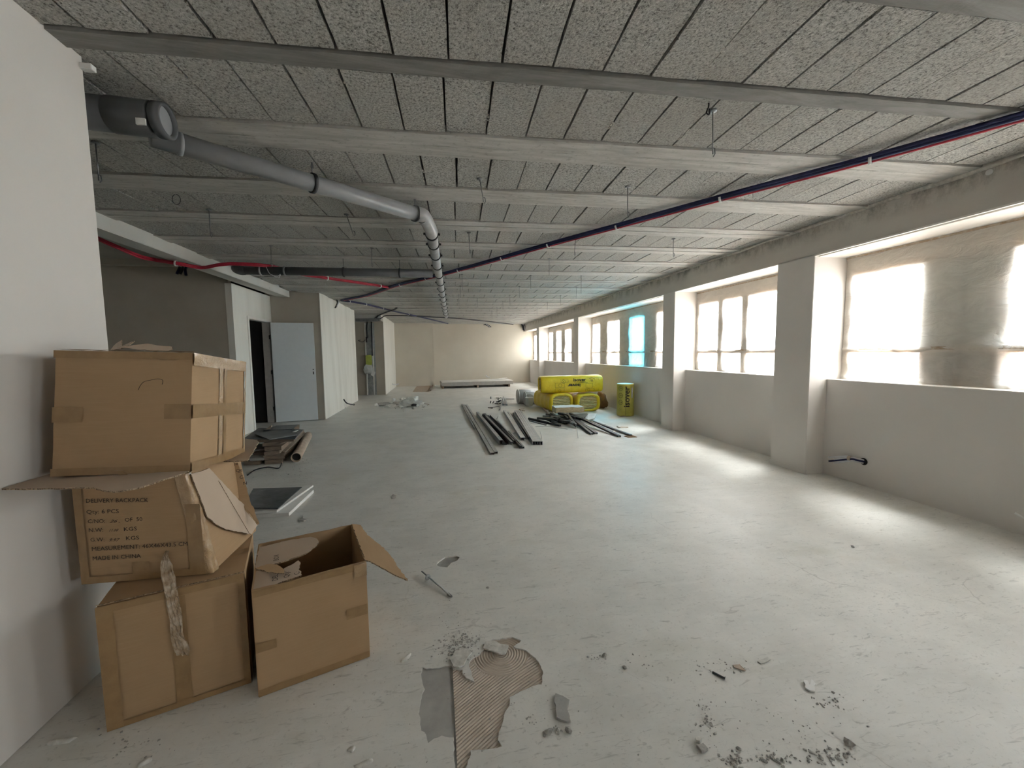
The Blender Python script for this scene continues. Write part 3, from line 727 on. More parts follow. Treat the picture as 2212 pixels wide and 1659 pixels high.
# ---- darker branch pipe across the room
p0, p1 = FL(520, 583, 2.56), FL(935, 597, 2.50); p0 = FL(520, 584, 2.52); p1 = FL(934, 591, 2.52)
r = thing('branch_pipe', 'dark grey branch pipe crossing below the ceiling to the long pipe', 'pipe', ((p0.x + p1.x) / 2, (p0.y + p1.y) / 2, 2.45))
d_ = (p1 - p0).normalized()
MB().tube([p0, p1], .055, 20).build('barrel', 'dark_pvc', r, smooth=True)
MB().tube(smoothpath([p0 + d_ * .05, p0, p0 + Vector((-.07, .05, .03)), p0 + Vector((-.1, .15, .05))], 5), .06, 20).build('bend', 'dark_pvc', r, smooth=True)
for f_ in (.10, .22, .52, .82):
    q = p0 + (p1 - p0) * f_
    c = MB().ring(q, d_, .064, .054, .02).build('clamp', 'clamp_rubber' if f_ > .3 else 'light_pvc', r, smooth=True)
    if f_ > .3: MB().tube([q + Vector((0, 0, .055)), Vector((q.x, q.y, ZC))], .004, 6).build('hanger', 'mid_steel', c)
q = p0 + (p1 - p0) * .16
MB().tube(smoothpath([q + Vector((-.06, -.06, .04)), q + Vector((-.02, -.06, -.05)), q + Vector((.06, -.05, -.08)), q + Vector((.1, -.04, -.05)), q + Vector((.07, -.04, -.1)), q + Vector((.0, -.05, -.06))], 5), .0035, 6).build('loose_wire', 'grey_conduit', r, smooth=True)

# ---- cable runs
ZB = ZC - .045
def run(name, label, mat_offsets, pts, clips=(), group=None, r=.0135):
    root = thing(name, label, 'cable', pts[len(pts) // 2], group)
    path = smoothpath(pts, 5)
    for nm, mt, (ox, oz) in mat_offsets:
        MB().tube([p + Vector((ox, ox * .6, oz)) for p in path], r, 8).build(nm, mt, root, smooth=True)
    for c in clips:
        i = min(range(len(path)), key=lambda k: (path[k] - Vector(c)).length); p = path[i]; d = (path[min(i + 1, len(path) - 1)] - path[max(i - 1, 0)]).normalized()
        MB().ring(p + Vector((0, 0, -.004)), d, .036, .031, .018, 14).build('clip', 'white_plastic', root, smooth=True)
    return root
bl = [FL(*p, ZB) for p in [(2300, 227), (2212, 250), (1880, 342), (1557, 427), (1333, 488), (1185, 528), (1030, 572), (940, 596), (850, 618), (795, 637), (740, 648)]]
offs = [('conduit', 'blue_conduit', (-.022, .006)), ('conduit', 'blue_conduit', (0, .010)), ('conduit', 'blue_conduit', (-.011, -.008)), ('conduit', 'blue_conduit', (.012, .0)), ('red_conduit', 'red_conduit', (.028, -.008))]
run('cable_bundle', 'long blue and red conduit bundle crossing the whole ceiling', offs, bl, [FL(*p, ZB) for p in [(1878, 342), (1557, 427), (1333, 488), (1185, 528), (1072, 560), (990, 584), (918, 602), (862, 614)]])
bl2 = [FL(*p, ZB) for p in [(738, 649), (790, 657), (850, 672), (905, 684), (968, 699)]]
run('cable_bundle', 'thinner blue conduit bundle running on from the boxed-in block to the end wall', offs[:3], bl2, [FL(*p, ZB) for p in [(758, 651), (794, 658), (830, 667), (880, 678)]])
rd = [Vector((-3.7, 4.9, 2.75)), WX(285, 548, -3.45), FL(330, 560, 2.60), FL(380, 568, 2.545), FL(432, 577, 2.53), FL(470, 571, 2.545), FL(510, 569, 2.57), FL(585, 575, 2.585), FL(640, 590, 2.62), FL(690, 598, 2.64), FL(780, 611, 2.65), FL(838, 620, ZB)]
run('red_cable', 'sagging red conduit passing under the downstand beam to the blue bundle', [('conduit', 'red_conduit', (0, 0)), ('conduit', 'red_conduit', (.018, .008)), ('conduit', 'red_conduit', (.010, -.014))], rd, [FL(378, 568, 2.545), FL(718, 601, 2.645), FL(822, 617, 2.655)], r=.012)
K7 = crop(720, 640, 6.383)
run('cable_run', 'black conduit strapped along the end of the ceiling', [('conduit', 'black_conduit', (0, 0)), ('conduit', 'black_conduit', (.02, .01))],
    [WY(*K7(*p), 13.68) for p in [(570, 300), (640, 310), (700, 275), (780, 268)]] + [FL(895, 683, 2.66), FL(950, 686, 2.66), FL(1010, 690, 2.66), FL(1108, 701, 2.66)], [], r=.014)
run('cable_run', 'black conduit slanting up from the service recess', [('conduit', 'black_conduit', (0, 0)), ('conduit', 'black_conduit', (.025, .0))],
    [WY(*K7(*p), 13.68) for p in [(560, 310), (600, 280), (620, 262)]] + [FL(*K7(*p), 2.66) for p in [(740, 215), (830, 185), (865, 160)]], [], r=.014)
# loops of conduit ends poking out of walls
def tails(name, label, paths, r=.008, mats=('black_conduit', 'grey_conduit'), tip=None):
    root = thing(name, label, 'conduit', Vector(paths[0][0]))
    for k, p in enumerate(paths):
        o = MB().tube(smoothpath(p, 6), r, 8).build('conduit', mats[k % len(mats)], root, smooth=True)
        if tip: MB().tube([Vector(p[-1]), Vector(p[-1]) + (Vector(p[-1]) - Vector(p[-2])).normalized() * .03], r * 1.4, 8).build('end_cap', tip, o)
    return root
XBk = -2.437
tails('conduit_tail', 'curled grey conduit ends at the top of the boxed-in block', [[WX(716, 640, XBk), WX(722, 640, XBk + .05), WX(729, 652, XBk + .08), WX(724, 665, XBk + .06)], [WX(718, 636, XBk), WX(726, 641, XBk + .06), WX(731, 652, XBk + .1), WX(727, 663, XBk + .08)]], .016)
tails('conduit_tail', 'conduit end low on the boxed-in block, pointing at the floor', [[WX(742, 862, XBk), WX(748, 870, XBk + .06), WX(756, 873, XBk + .12), WX(764, 874, XBk + .16)]], .016, ('black_conduit',), 'black')
tails('conduit_tail', 'small conduit curl on the floor edge under the boxed-in block', [[WX(745, 881, XBk), WX(750, 885, XBk + .04), WX(748, 889, XBk + .05), WX(735, 890, XBk + .04)]], .009, ('black_conduit',))
tails('conduit_tail', 'grey conduit end low on the far partition', [[WX(847, 829, -1.818), WX(852, 831, -1.76), WX(858, 830, -1.70), WX(861, 829, -1.66)]], .018, ('grey_conduit',))
tails('conduit_tail', 'small hooked conduit end low on the end wall', [[WY(1051, 811, YE), WY(1050, 812, YE - .08), WY(1053, 814, YE - .1), WY(1059, 815, YE - .1)]], .018, ('grey_conduit',))
tails('conduit_tail', 'bunch of grey and black conduit ends at the top of the end wall', [[WY(1045, 702, YE), WY(1050, 700, YE - .1), WY(1048 + 4 * k, 701 + k, YE - .15), WY(1054 + 3 * k, 704 + k, YE - .15), WY(1057 + 2 * k, 707, YE - .15)] for k in range(3)], .02)
tails('conduit_tail', 'black conduit ends hanging in the top corner beside the windows', [[WY(1126 + 2 * k, 701, YE - .02), WY(1128 + 2 * k, 703, YE - .08), WY(1129 + 2 * k, 708, YE - .1), WY(1130 + 2 * k, 713 + (k % 2) * 3, YE - .1)] for k in range(5)], .022, ('black_conduit', 'black_conduit', 'grey_conduit'))
tails('conduit_tail', 'dark blue conduit stubs hanging from the bay ceiling', [[WY(388 + 7 * k, 578, 7.4), WY(386 + 7 * k, 583, 7.3), WY(382 + 7 * k + (6 if k > 1 else 0), 592 + 3 * (k > 1), 7.28)] for k in range(3)], .02, ('blue_conduit', 'black_conduit'))
# nearest wall outlet: several conduits out of a round hole under the window
hp = WX(1866, 997, XP)
r = thing('wall_outlet', 'bunch of grey and blue conduits poking from a hole under the nearest window', 'conduit', hp)
MB().tube([hp + Vector((-.003, 0, 0)), hp + Vector((.01, 0, 0))], .036, 18).build('hole', 'black', r)
for k, (dy, dz, mt) in enumerate([(.0, .012, 'grey_conduit'), (.012, -.004, 'grey_conduit'), (-.010, .0, 'blue_conduit'), (.004, -.016, 'grey_conduit')]):
    a = hp + Vector((0, dy, dz)); e = WX(1790 + (k % 2) * 12, 988 + k * 4, XP - .09)
    o = MB().tube(smoothpath([a, a + Vector((-.05, .04, .01)), WX(1830 + k * 3, 986 + k * 3, XP - .085), e], 6), .0095, 10).build('conduit', mt, r, smooth=True)
    MB().ring(e + Vector((0, .0, 0)), e - a, .0105, .006, .004, 10).build('rim', 'white_plastic', o)
MB().ring(WX(1836, 990, XP - .085), (0, 1, 0), .024, .020, .03).build('tape_wrap', 'pale_wood', r)
cc = FL(2196, 1108, .22); cc = WX(2192, 1108, 4.05)
r = thing('conduit_stub', 'blue conduit stub with a white tip at the edge of the window wall', 'conduit', cc)
MB().tube([cc, cc + Vector((.02, -.06, -.035))], .008, 8).build('tip', 'white_plastic', r, smooth=True)
MB().tube([cc + Vector((.02, -.06, -.035)), cc + Vector((.09, -.2, -.11)), cc + Vector((.165, -.32, -.13))], .013, 8).build('conduit', 'blue_conduit', r, smooth=True)
# round white cap on the lintel
q = WX(2138, 372, XL)
tag(MB().tube([q + Vector((-.008, 0, 0)), q + Vector((.004, 0, 0))], .020, 20).build('blanking_cap', 'white_plastic'), 'round white cap on the lintel over the nearest window', 'cap')
# dangling loop and hooks under the near ceiling
q = FL(380, 420, ZC)
lp = MB().tube([q + Vector((.03 * math.sin(t) , 0, -.04 + .04 * math.cos(t))) for t in np.linspace(0, 6.1, 20)], .0022, 6).build('wire_loop', 'black_conduit'); tag(lp, 'thin black wire loop hanging from the ceiling by the white wall', 'wire')
q = FL(1531, 222, ZC)
lp = MB().tube(smoothpath([q, q + Vector((.0, 0, -.02)), q + Vector((-.012, .0, -.05)), q + Vector((.004, 0, -.06)), q + Vector((.006, 0, -.03))], 5), .004, 8).build('black_hook', 'black_conduit', smooth=True); tag(lp, 'short black wire knot on the ceiling beside the nearest hanger rod', 'wire')
# white bracket at the top end of the left wall
tag(MB().box(-1.512, -1.465, 2.145, 2.175, 2.655, 2.68).build('bracket', 'white_plastic', bevel=.002), 'small white bracket at the top corner of the white wall', 'bracket')

# ================================================================== DOOR
dr = bpy.data.objects.new('door_1', None); COL.objects.link(dr); dr.location = (-3.4, D1, 0); WLOC[dr.name] = Vector(dr.location); dr['kind'] = 'structure'; dr['label'] = 'white flush door standing open'
for a, b in ((D0 - .04, D0 + .02), (D1 - .02, D1 + .05)):
    MB().box(-3.515, -3.385, a, b, 0, DH + .02).build('jamb', 'white_trim' if a < 8.5 else 'jamb_metal', dr, bevel=.003)
MB().box(-3.515, -3.385, D0 - .04, D1 + .05, DH, DH + .05).build('head_jamb', 'white_trim', dr, bevel=.003)
hA, hB = Vector((-3.345, 8.885, 0)), Vector((-2.575, 9.04, 0))
dd = (hB - hA).normalized(); dn = Vector((dd.y, -dd.x, 0))
lf = MB().hexa([hA + Vector((0, 0, .012)), hB + Vector((0, 0, .012)), hB - dn * .04 + Vector((0, 0, .012)), hA - dn * .04 + Vector((0, 0, .012)), hA + Vector((0, 0, 2.065)), hB + Vector((0, 0, 2.065)), hB - dn * .04 + Vector((0, 0, 2.065)), hA - dn * .04 + Vector((0, 0, 2.065))])
leaf = lf.build('leaf', 'door_white', dr, bevel=.003)
for z, hgt in ((1.08, .022), (.985, .06)):
    p = hB - dd * .055 + dn * .0012
    MB().hexa([p + Vector((0, 0, z)), p + dd * .02 + Vector((0, 0, z)), p + dd * .02 - dn * .006 + Vector((0, 0, z)), p - dn * .006 + Vector((0, 0, z)), p + Vector((0, 0, z + hgt)), p + dd * .02 + Vector((0, 0, z + hgt)), p + dd * .02 - dn * .006 + Vector((0, 0, z + hgt)), p - dn * .006 + Vector((0, 0, z + hgt))]).build('keyhole' if hgt > .03 else 'spindle_hole', 'black', leaf)
for z in (.25, 1.0, 1.72):
    b = MB().tube([(hA.x - .012, hA.y, z), (hA.x - .012, hA.y, z + .1)], .011, 10).box(-3.386, hA.x - .01, hA.y - .003, hA.y + .003, z + .01, z + .09)
    b.build('hinge', 'hinge_dark', dr)

# ================================================================== SERVICE RECESS
def raceway(name, label, x0, x1, y, mt, z1=2.45, d=.03):
    tag(MB().box(x0, x1, y - d, y, .0, z1).build(name, mt, bevel=.003), label, 'stud')
raceway('metal_stud', 'broad galvanised stud in the service recess', -2.40, -2.22, 14.25, 'galvanised')
raceway('metal_stud', 'narrow pale stud beside the broad galvanised one', -2.215, -2.175, 14.25, 'board_white', d=.06)
raceway('metal_stud', 'slim galvanised stud against the far partition', -2.17, -2.125, 14.25, 'galvanised', d=.04)
raceway('metal_stud', 'thin pale edge stud at the left of the service recess', -2.445, -2.405, 14.25, 'board_white', d=.05)
tails('conduit_tail', 'black conduits dropping down the studs of the service recess', [[WY(*K7(470, 350), 14.2), WY(*K7(462, 450), 14.17), WY(*K7(472, 580), 14.17)], [WY(*K7(525, 350), 14.2), WY(*K7(530, 500), 14.17), WY(*K7(540, 820), 14.17)], [WY(*K7(455, 560), 14.17), WY(*K7(460, 635), 14.17)]], .022, ('black_conduit',))
tails('wire_curl', 'thin wire curl on the wall of the service recess', [[WY(*K7(440, 600), 14.2), WY(*K7(400, 630), 14.1), WY(*K7(345, 610), 14.08), WY(*K7(380, 605), 14.05)]], .009, ('black_conduit',))
b0, b1 = WY(*K7(310, 325), 13.68), WY(*K7(640, 320), 13.68)
tag(MB().bar(b0 - Vector((0, 0, .05)), b1 - Vector((0, 0, .05)), .08, .09).build('cable_tray', 'mid_steel'), 'grey metal cable tray at the top of the service recess', 'cable tray')
bg = WY(*K7(490, 900), 14.12)
r = thing('hanging_bag', 'green and clear plastic bag hung on the studs of the service recess', 'bag', (bg.x, bg.y, bg.z - .4))
MB().box(bg.x - .10, bg.x + .10, bg.y - .04, bg.y + .02, bg.z - .12, bg.z + .22).build('green_pack', 'bag_green', r, bevel=.02)
MB().lump((bg.x - .03, bg.y, bg.z - .28), .15, .06, .20, 3, .4, 2).build('clear_bag', 'bag_plastic', r)
tq = WY(*K7(545, 1070), 14.08)
MB().slab([tq + Vector(p) for p in ((-.07, 0, -.04), (.03, 0, -.1), (.09, 0, .06), (-.02, 0, .12))], (0, 1, 0), .004).build('paper_tag', 'white_plastic', r)

# ================================================================== CARDBOARD BOXES
class Frame:
    """corner p0 (front left bottom), unit axes a (along the front), b (into depth), c (up)"""
    def __init__(s, p0, a, b, c, w, d, h): s.p0, s.a, s.b, s.c, s.w, s.d, s.h = Vector(p0), Vector(a), Vector(b), Vector(c), w, d, h
    def P(s, a, b, c): return s.p0 + s.a * a + s.b * b + s.c * c
    def hit(s, x, y, n, q):
        d = Vector(_ray(x, y)); o = Vector((0, 0, HC)); t = (q - o).dot(n) / d.dot(n); p = o + d * t - s.p0
        return Vector((p.dot(s.a), p.dot(s.b), p.dot(s.c)))
    def front(s, x, y): return s.hit(x, y, s.b, s.p0)
    def right(s, x, y): return s.hit(x, y, s.a, s.P(s.w, 0, 0))
def frame_ypr(p0, yaw, pitch, roll, w, d, h):
    R = Matrix.Rotation(math.radians(yaw), 3, 'Z') @ Matrix.Rotation(math.radians(pitch), 3, 'X') @ Matrix.Rotation(math.radians(roll), 3, 'Y')
    return Frame(p0, R.col[0], R.col[1], R.col[2], w, d, h)
def carton_body(fr, root, seed, bulge=.0014):
    bm = bmesh.new(); bmesh.ops.create_cube(bm, size=1); bmesh.ops.subdivide_edges(bm, edges=bm.edges, cuts=7, use_grid_fill=True)
    vs = []
    for v in bm.verts:
        u = v.co + Vector((.5, .5, .5)); k = [1 if .001 < t < .999 else 0 for t in u]
        n = Vector((0, 0, 0))
        for i in range(3):
            if not k[i]: n[i] = 1 if u[i] > .5 else -1
        e = bulge * (1 + noise.noise(u * 3 + Vector((seed, 0, 0)))) * (4 ** .5) * max(0, min(1, 4 * min(min(u[i], 1 - u[i]) for i in range(3) if k[i]))) if sum(k) else 0
        if sum(k) <= 1: e = -.0025 * (1 + noise.noise(u * 9 + Vector((seed, 3, 0))))
        p = Vector((u.x * fr.w, u.y * fr.d, u.z * fr.h)) + n * e * .7
        vs.append(fr.P(*p))
    fs = [tuple(v.index for v in f.verts) for f in bm.faces]; bm.free()
    return MB().add(vs, fs).build('body', 'cardboard', root)
def strip(fr, root, face, u0, u1, v0, v1, mt='packing_tape', name='tape', off=.0052, seed=0, crump=.0006):
    """thin tape on the front ('f', u along a, v along c) or right ('r', u along b) or top ('t') face"""
    nu, nv = max(2, int(abs(u1 - u0) / .02)), max(2, int(abs(v1 - v0) / .02))
    def f(s, t):
        u, v = u0 + (u1 - u0) * s, v0 + (v1 - v0) * t
        e = off + crump * noise.noise(Vector((u * 60, v * 60, seed)))
        ed = .0006 * noise.noise(Vector((u * 90, v * 90, seed + 3)))
        if face == 'f': return fr.P(u + ed, -e, v)
        if face == 'r': return fr.P(fr.w + e, u + ed, v)
        return fr.P(u, v + ed, fr.h + e)
    return MB().grid(nu, nv, f).build(name, mt, root, smooth=True)
def print_line(fr_fn, root, mb, txt, p_start, p_end, cap, shear=0.0, bold=0.0):
    """letters spanning p_start..p_end (plane coordinates), cap height cap"""
    vs, fs = text_faces(txt, 1.0, shear, 'LEFT', bold)
    x0, x1 = min(v.x for v in vs), max(v.x for v in vs); sx = (p_end - p_start).length / (x1 - x0); d = (p_end - p_start).normalized(); up = Vector((-d.y, d.x))
    sy = cap / .70
    mb.add([fr_fn(p_start + d * (v.x - x0) * sx + up * v.y * sy) for v in vs], fs)
def torn(poly, seg=.02, amp=.005, seed=0): return [Vector((p.x, p.y)) for p in jitter_loop([Vector((q[0], q[1])) for q in poly], seg, amp, seed)]
def flap(root, name, pts3, n, th=.005, mats=('cardboard_inner', 'cardboard_edge', 'cardboard'), seed=0, amp=.004):
    """flap of arbitrary outline in a plane: inner liner on the n side, brown liner on the other, corrugated edge between"""
    n = Vector(n).normalized(); c = sum(pts3, Vector()) / len(pts3); u = (pts3[1] - pts3[0]).normalized(); v = n.cross(u)
    p2 = [((p - c).dot(u), (p - c).dot(v)) for p in pts3]; out = torn(p2, .010, amp * 1.6, seed)
    vs2, e2, f2, *_ = delaunay_2d_cdt(out, [(i, (i + 1) % len(out)) for i in range(len(out))], [], 1, 1e-7)
    def lift(q, s): return c + u * q.x + v * q.y + n * (s + .003 * noise.noise(Vector((q.x * 9, q.y * 9, seed))))
    mb = MB().add([lift(q, th) for q in vs2], [tuple(f) for f in f2], 0)
    mb.add([lift(q, 0) for q in vs2], [tuple(f) for f in f2], 2)
    k = len(out); mb.add([lift(q, th) for q in out] + [lift(q, 0) for q in out], [(i, (i + 1) % k, k + (i + 1) % k, k + i) for i in range(k)], 1)
    return mb.build(name, list(mats), root)

# ---- bottom box A
A = frame_ypr((-1.250, 1.625, .002), 18.4, 0, 0, .450, .437, .484)
r = thing('cardboard_box', 'closed taped cardboard box at the bottom of the stack, by the white wall', 'box', A.P(A.w / 2, A.d / 2, 0), 'brown cardboard boxes')
carton_body(A, r, 1)
for u0, u1, v0, v1 in ((0, .047, 0, A.h), (A.w - .024, A.w, 0, A.h), (.205, .255, 0, A.h - .03), (.047, A.w - .024, 0, .022), (.047, A.w - .024, A.h - .028, A.h)):
    strip(A, r, 'f', u0, u1, v0, v1, seed=u0 * 7 + v0)
strip(A, r, 't', 0, A.w, A.d / 2 - .025, A.d / 2 + .025)
strip(A, r, 'r', 0, .02, 0, A.h)
MB().bar(A.P(0, .004, A.h + .003), A.P(A.w, .004, A.h + .003), .004, .002).build('lid_edge', 'cardboard_edge', r)

# ---- middle box M, crushed and leaning, its flaps spread
z0 = .492
P1, P2 = FL(181, 1260, z0), FL(457.5, 1236.6, z0)
P3, P4 = Vector((-1.025, 1.79, .915)), Vector((-1.425, 1.805, .915))
da = (P2 - P1).normalized(); db = Vector((-da.y, da.x, 0)) * .40
r = thing('cardboard_box', 'crushed box with printed shipping text and spread flaps, middle of the stack', 'box', (P1 + P2) / 2 + db / 2, 'brown cardboard boxes')
body = [P1, P2, P2 + db + Vector((-.012, 0, 0)), P1 + db, P4, P3, P3 + db, P4 + db]
def shell(nu=8):
    mb = MB()
    def face(a, b, c, d, s):   # a,b bottom, d,c top
        mb.grid(nu, nu, lambda u, v: (a * (1 - u) + b * u) * (1 - v) + (d * (1 - u) + c * u) * v + s * .006 * math.sin(math.pi * u) * math.sin(math.pi * v))
    f_, b_ = -db.normalized(), db.normalized()
    face(body[0], body[1], body[5], body[4], f_); face(body[1], body[2], body[6], body[5], da); face(body[2], body[3], body[7], body[6], b_); face(body[3], body[0], body[4], body[7], -da); face(body[0], body[1], body[2], body[3], Vector((0, 0, 0)))
    return mb
shell().build('body', 'cardboard', r, solid=.005)
FM = Frame(P1, da, db.normalized(), Vector((0, 0, 1)), (P2 - P1).length, .40, .42)
K5 = crop(0, 960, 3.814)
def mf(x, y): q = FM.front(*K5(x, y)); return Vector((q.x, q.z))
def mfn(p): return FM.P(p.x, -.0108, p.y)
txt = MB(); hand = MB()
for t_, a_, b_, cap in [('DELIVERY BACKPACK', (730, 473), (1238, 466), .0165), ('Qty: 6 PCS', (733, 563), (998, 556), .0160), ('C/NO:', (745, 640), (885, 637), .0155), ('OF  50', (1048, 628), (1190, 620), .0155), ('N.W:', (752, 712), (870, 710), .0155), ('KGS', (1040, 704), (1146, 698), .0155), ('G.W:', (765, 790), (880, 788), .0155), ('KGS', (1058, 778), (1163, 772), .0155), ('MEASUREMENT: 46X46X43.5 CM', (778, 868), (1560, 823), .0165), ('MADE IN CHINA', (785, 945), (1178, 922), .0165)]:
    print_line(mfn, r, txt, t_, mf(*a_), mf(*b_), cap)
for t_, a_, b_, cap in [('26 ,', (920, 635), (1005, 633), .012), ('11.08', (918, 708), (995, 705), .010), ('9.97', (918, 790), (1008, 788), .013)]:
    print_line(mfn, r, hand, t_, mf(*a_), mf(*b_), cap, .5)
txt.build('printed_text', 'ink', r); hand.build('handwriting', 'ink', r)['label'] = 'handwritten numbers'
W_ = FM.w
for (u0, u1, v0, v1) in ((0, .03, .0, .40), (W_ - .075, W_ - .02, .0, .30), (.03, W_ - .03, 0, .028), (.185, .245, .02, .075)):
    strip(FM, r, 'f', u0, u1, v0, v1, off=.0096, seed=u0 * 5)
# creased corner wrapped in tape
def corner_tape(u, v):
    p = P2 * (1 - v) + P3 * v; w = (u - .5)
    return p + (da * .002 + (-da * abs(w) * .09 if w < 0 else db.normalized() * w * .07)) + Vector((0, -.008 if w < 0 else -.002, 0)) + da * .007 + Vector((.004, -.004, 0)) * noise.noise(Vector((u * 4, v * 14, 2)))
MB().grid(12, 30, corner_tape).build('corner_tape', 'shiny_tape', r, smooth=True)
# front flap folded out flat under the top box, reaching the wall
zf = .940
fp = [FL(*K5(x, y), zf) for x, y in [(5, 375), (300, 373), (560, 370), (770, 368), (860, 385), (950, 400), (1150, 362), (1350, 302), (1535, 242)]]
fp = [Vector((max(p.x, -1.495), p.y, p.z)) for p in fp] + [Vector((-.985, 1.80, zf)), Vector((-1.495, 1.82, zf))]
o = flap(r, 'flap', fp, (0, 0, 1), .005, seed=2, amp=.003); o['label'] = 'grey inner side of the flap folded flat'
# right flap hanging down the right side
rn = (P2 + db - P2).cross(P3 - P2).normalized()
rn = rn if rn.x > 0 else -rn
def onright(x, y, off=.012):
    d = Vector(_ray(x, y)); o = Vector((0, 0, HC)); q = P2 + rn * off; return o + d * ((q - o).dot(rn) / d.dot(rn))
rp_ = [onright(*K5(x, y)) for x, y in [(1560, 245), (1640, 225), (1718, 198), (1850, 345), (2000, 500), (2125, 655), (2062, 742), (1960, 722), (1850, 700), (1770, 660), (1700, 600), (1640, 440)]]
o = flap(r, 'flap', rp_, rn, .005, seed=4, amp=.002); o['label'] = 'pinkish inner side of the flap hanging down'
MB().bar(onright(*K5(1800, 300), .019), onright(*K5(2058, 740), .019), .002, .001, rn).build('crease', 'cardboard_edge', r)
# printed outer flap standing out behind it
ny = Vector((.35, -.9, .25)).normalized(); qd = Vector((-.90, 2.13, .70))
def onback(x, y):
    d = Vector(_ray(x, y)); o = Vector((0, 0, HC)); return o + d * ((qd - o).dot(ny) / d.dot(ny))
bp_ = [onback(*K5(x, y)) for x, y in [(1718, 200), (1960, 150), (2015, 300), (2060, 450), (2100, 560), (2136, 650), (2120, 662), (2000, 505), (1850, 340)]]
flap(r, 'flap', bp_, ny, .005, ('cardboard', 'cardboard_edge', 'cardboard_inner'), 6, .003)['label'] = 'printed flap standing out at the back'
bt = [onback(*K5(x, y)) + ny * .008 for x, y in [(1735, 205), (1860, 260), (2010, 480), (2130, 652), (2105, 640), (1960, 480)]]
MB().grid(6, 24, lambda u, v: (lambda a, b: a * (1 - u) + b * u)(onback(*K5(1722 + 395 * v, 203 + 450 * v)), onback(*K5(1835 + 297 * v - 30 * math.sin(math.pi * v), 190 + 455 * v))) + ny * (.009 + .004 * noise.noise(Vector((u * 3, v * 16, 1))))).build('tape', 'shiny_tape', r, smooth=True)
bt_ = MB()
for t_, x, y in (('De', 1912, 178), ('Qt', 1945, 232), ('C.', 1975, 285), ('N', 2005, 335)):
    vs_, fs_ = text_faces(t_, 1.0, 0, 'LEFT'); ux = (onback(*K5(x + 40, y - 8)) - onback(*K5(x, y))).normalized(); uy = (onback(*K5(x - 6, y - 40)) - onback(*K5(x, y))).normalized()
    bt_.add([onback(*K5(x, y)) + ny * .0105 + ux * v.x * .022 + uy * v.y * .022 for v in vs_], fs_)
bt_.build('printed_text', 'ink', r)
# rear flap lying flat, peeping out right of the top box
K4 = crop(80, 700, 4.367)
gp = [FL(*K4(x, y), .905) for x, y in [(1900, 1080), (2080, 1100), (2092, 1125), (2050, 1190), (1985, 1300), (1800, 1305), (1700, 1280)]]
flap(r, 'flap', gp, (0, 0, 1), .005, seed=9)['label'] = 'rear flap lying flat'
# torn strip of packing tape dangling over the box below
Kb = crop(0, 1000, 2.458)
ctr = [(905, 455), (895, 480), (898, 530), (905, 600), (915, 680), (930, 760), (940, 830), (945, 900), (965, 960), (975, 1010)]
wid = [18, 30, 62, 72, 70, 72, 68, 66, 88, 66]
def ontape(x, y, k):
    t = k / 9; p = FM.front(*Kb(x, y)); pm_ = FM.P(p.x, -.014, p.z); q = A.front(*Kb(x, y)); pa = A.P(q.x, -.010, q.z)
    s = min(1, max(0, (t - .28) / .12)); return pm_ * (1 - s) + pa * s
L1 = smoothpath([ontape(x - w / 2, y, k) for k, ((x, y), w) in enumerate(zip(ctr, wid))], 5); L2 = smoothpath([ontape(x + w / 2, y, k) for k, ((x, y), w) in enumerate(zip(ctr, wid))], 5)
nn = len(L1) - 1
MB().grid(10, nn, lambda u, v: (lambda i: L1[i] * (1 - u) + L2[i] * u)(int(round(v * nn))) + Vector((.003, -.010, .002)) * (noise.noise(Vector((u * 5, v * 20, 3))) + .5)).build('torn_tape', 'clear_tape', r, smooth=False)

# ---- top box C
Cf = frame_ypr((-1.4225, 1.724, .955), 1.1, -5.7, 1.9, .451, .452, .468)
r = thing('cardboard_box', 'big closed cardboard box on top of the stack, wrapped in shiny tape', 'box', Cf.P(.22, .22, 0), 'brown cardboard boxes')
carton_body(Cf, r, 5)
def cf(x, y): q = Cf.front(*K4(x, y)); return q.x, q.z
def cr(x, y): q = Cf.right(*K4(x, y)); return q.y, q.z
strip(Cf, r, 'f', 0, Cf.w, Cf.h - .028, Cf.h, seed=1)
strip(Cf, r, 'f', 0, Cf.w, 0, .028, seed=2)
u0, v0 = cf(150, 930); u1, v1 = cf(443, 780); strip(Cf, r, 'f', 0, u1, v0, v1, seed=3)
u0, v0 = cf(1205, 895); u1, v1 = cf(1455, 752); strip(Cf, r, 'f', u0, Cf.w, v0, v1, seed=4)
ya, za = cr(1455, 890); yb, zb = cr(1948, 755)
strip(Cf, r, 'r', 0, Cf.d, za, za + .055, seed=5)
strip(Cf, r, 'r', 0, Cf.d, Cf.h - .05, Cf.h, 'shiny_tape', seed=6, crump=.003)
strip(Cf, r, 'r', 0, Cf.d, 0, .035, 'packing_tape', seed=7, crump=.0015)
ym = cr(1745, 800)[0]
strip(Cf, r, 'r', ym - .035, ym - .004, 0, Cf.h, 'shiny_tape', seed=8, off=.0045, crump=.002); strip(Cf, r, 'r', ym + .006, ym + .03, 0, Cf.h, 'packing_tape', seed=9, off=.0045, crump=.002)
strip(Cf, r, 'r', Cf.d - .012, Cf.d, 0, Cf.h, 'shiny_tape', seed=11, off=.004, crump=.002)
# torn pen-like slit on the front
sl_ = smoothpath([Cf.P(cf(x, y)[0], -.0062, cf(x, y)[1]) for x, y in [(965, 622), (985, 580), (1020, 545), (1080, 530), (1150, 518), (1195, 530), (1190, 570)]], 4)
MB().tube(sl_, .0009, 5).build('slit', 'ink', r)
# loose tab at the bottom edge
tb = [Cf.P(cf(x, y)[0], -.008, cf(x, y)[1]) for x, y in [(745, 1375), (830, 1375), (895, 1440), (800, 1425)]]
MB().slab(tb, (0, -1, 0), .002).build('loose_tab', 'packing_tape', r)
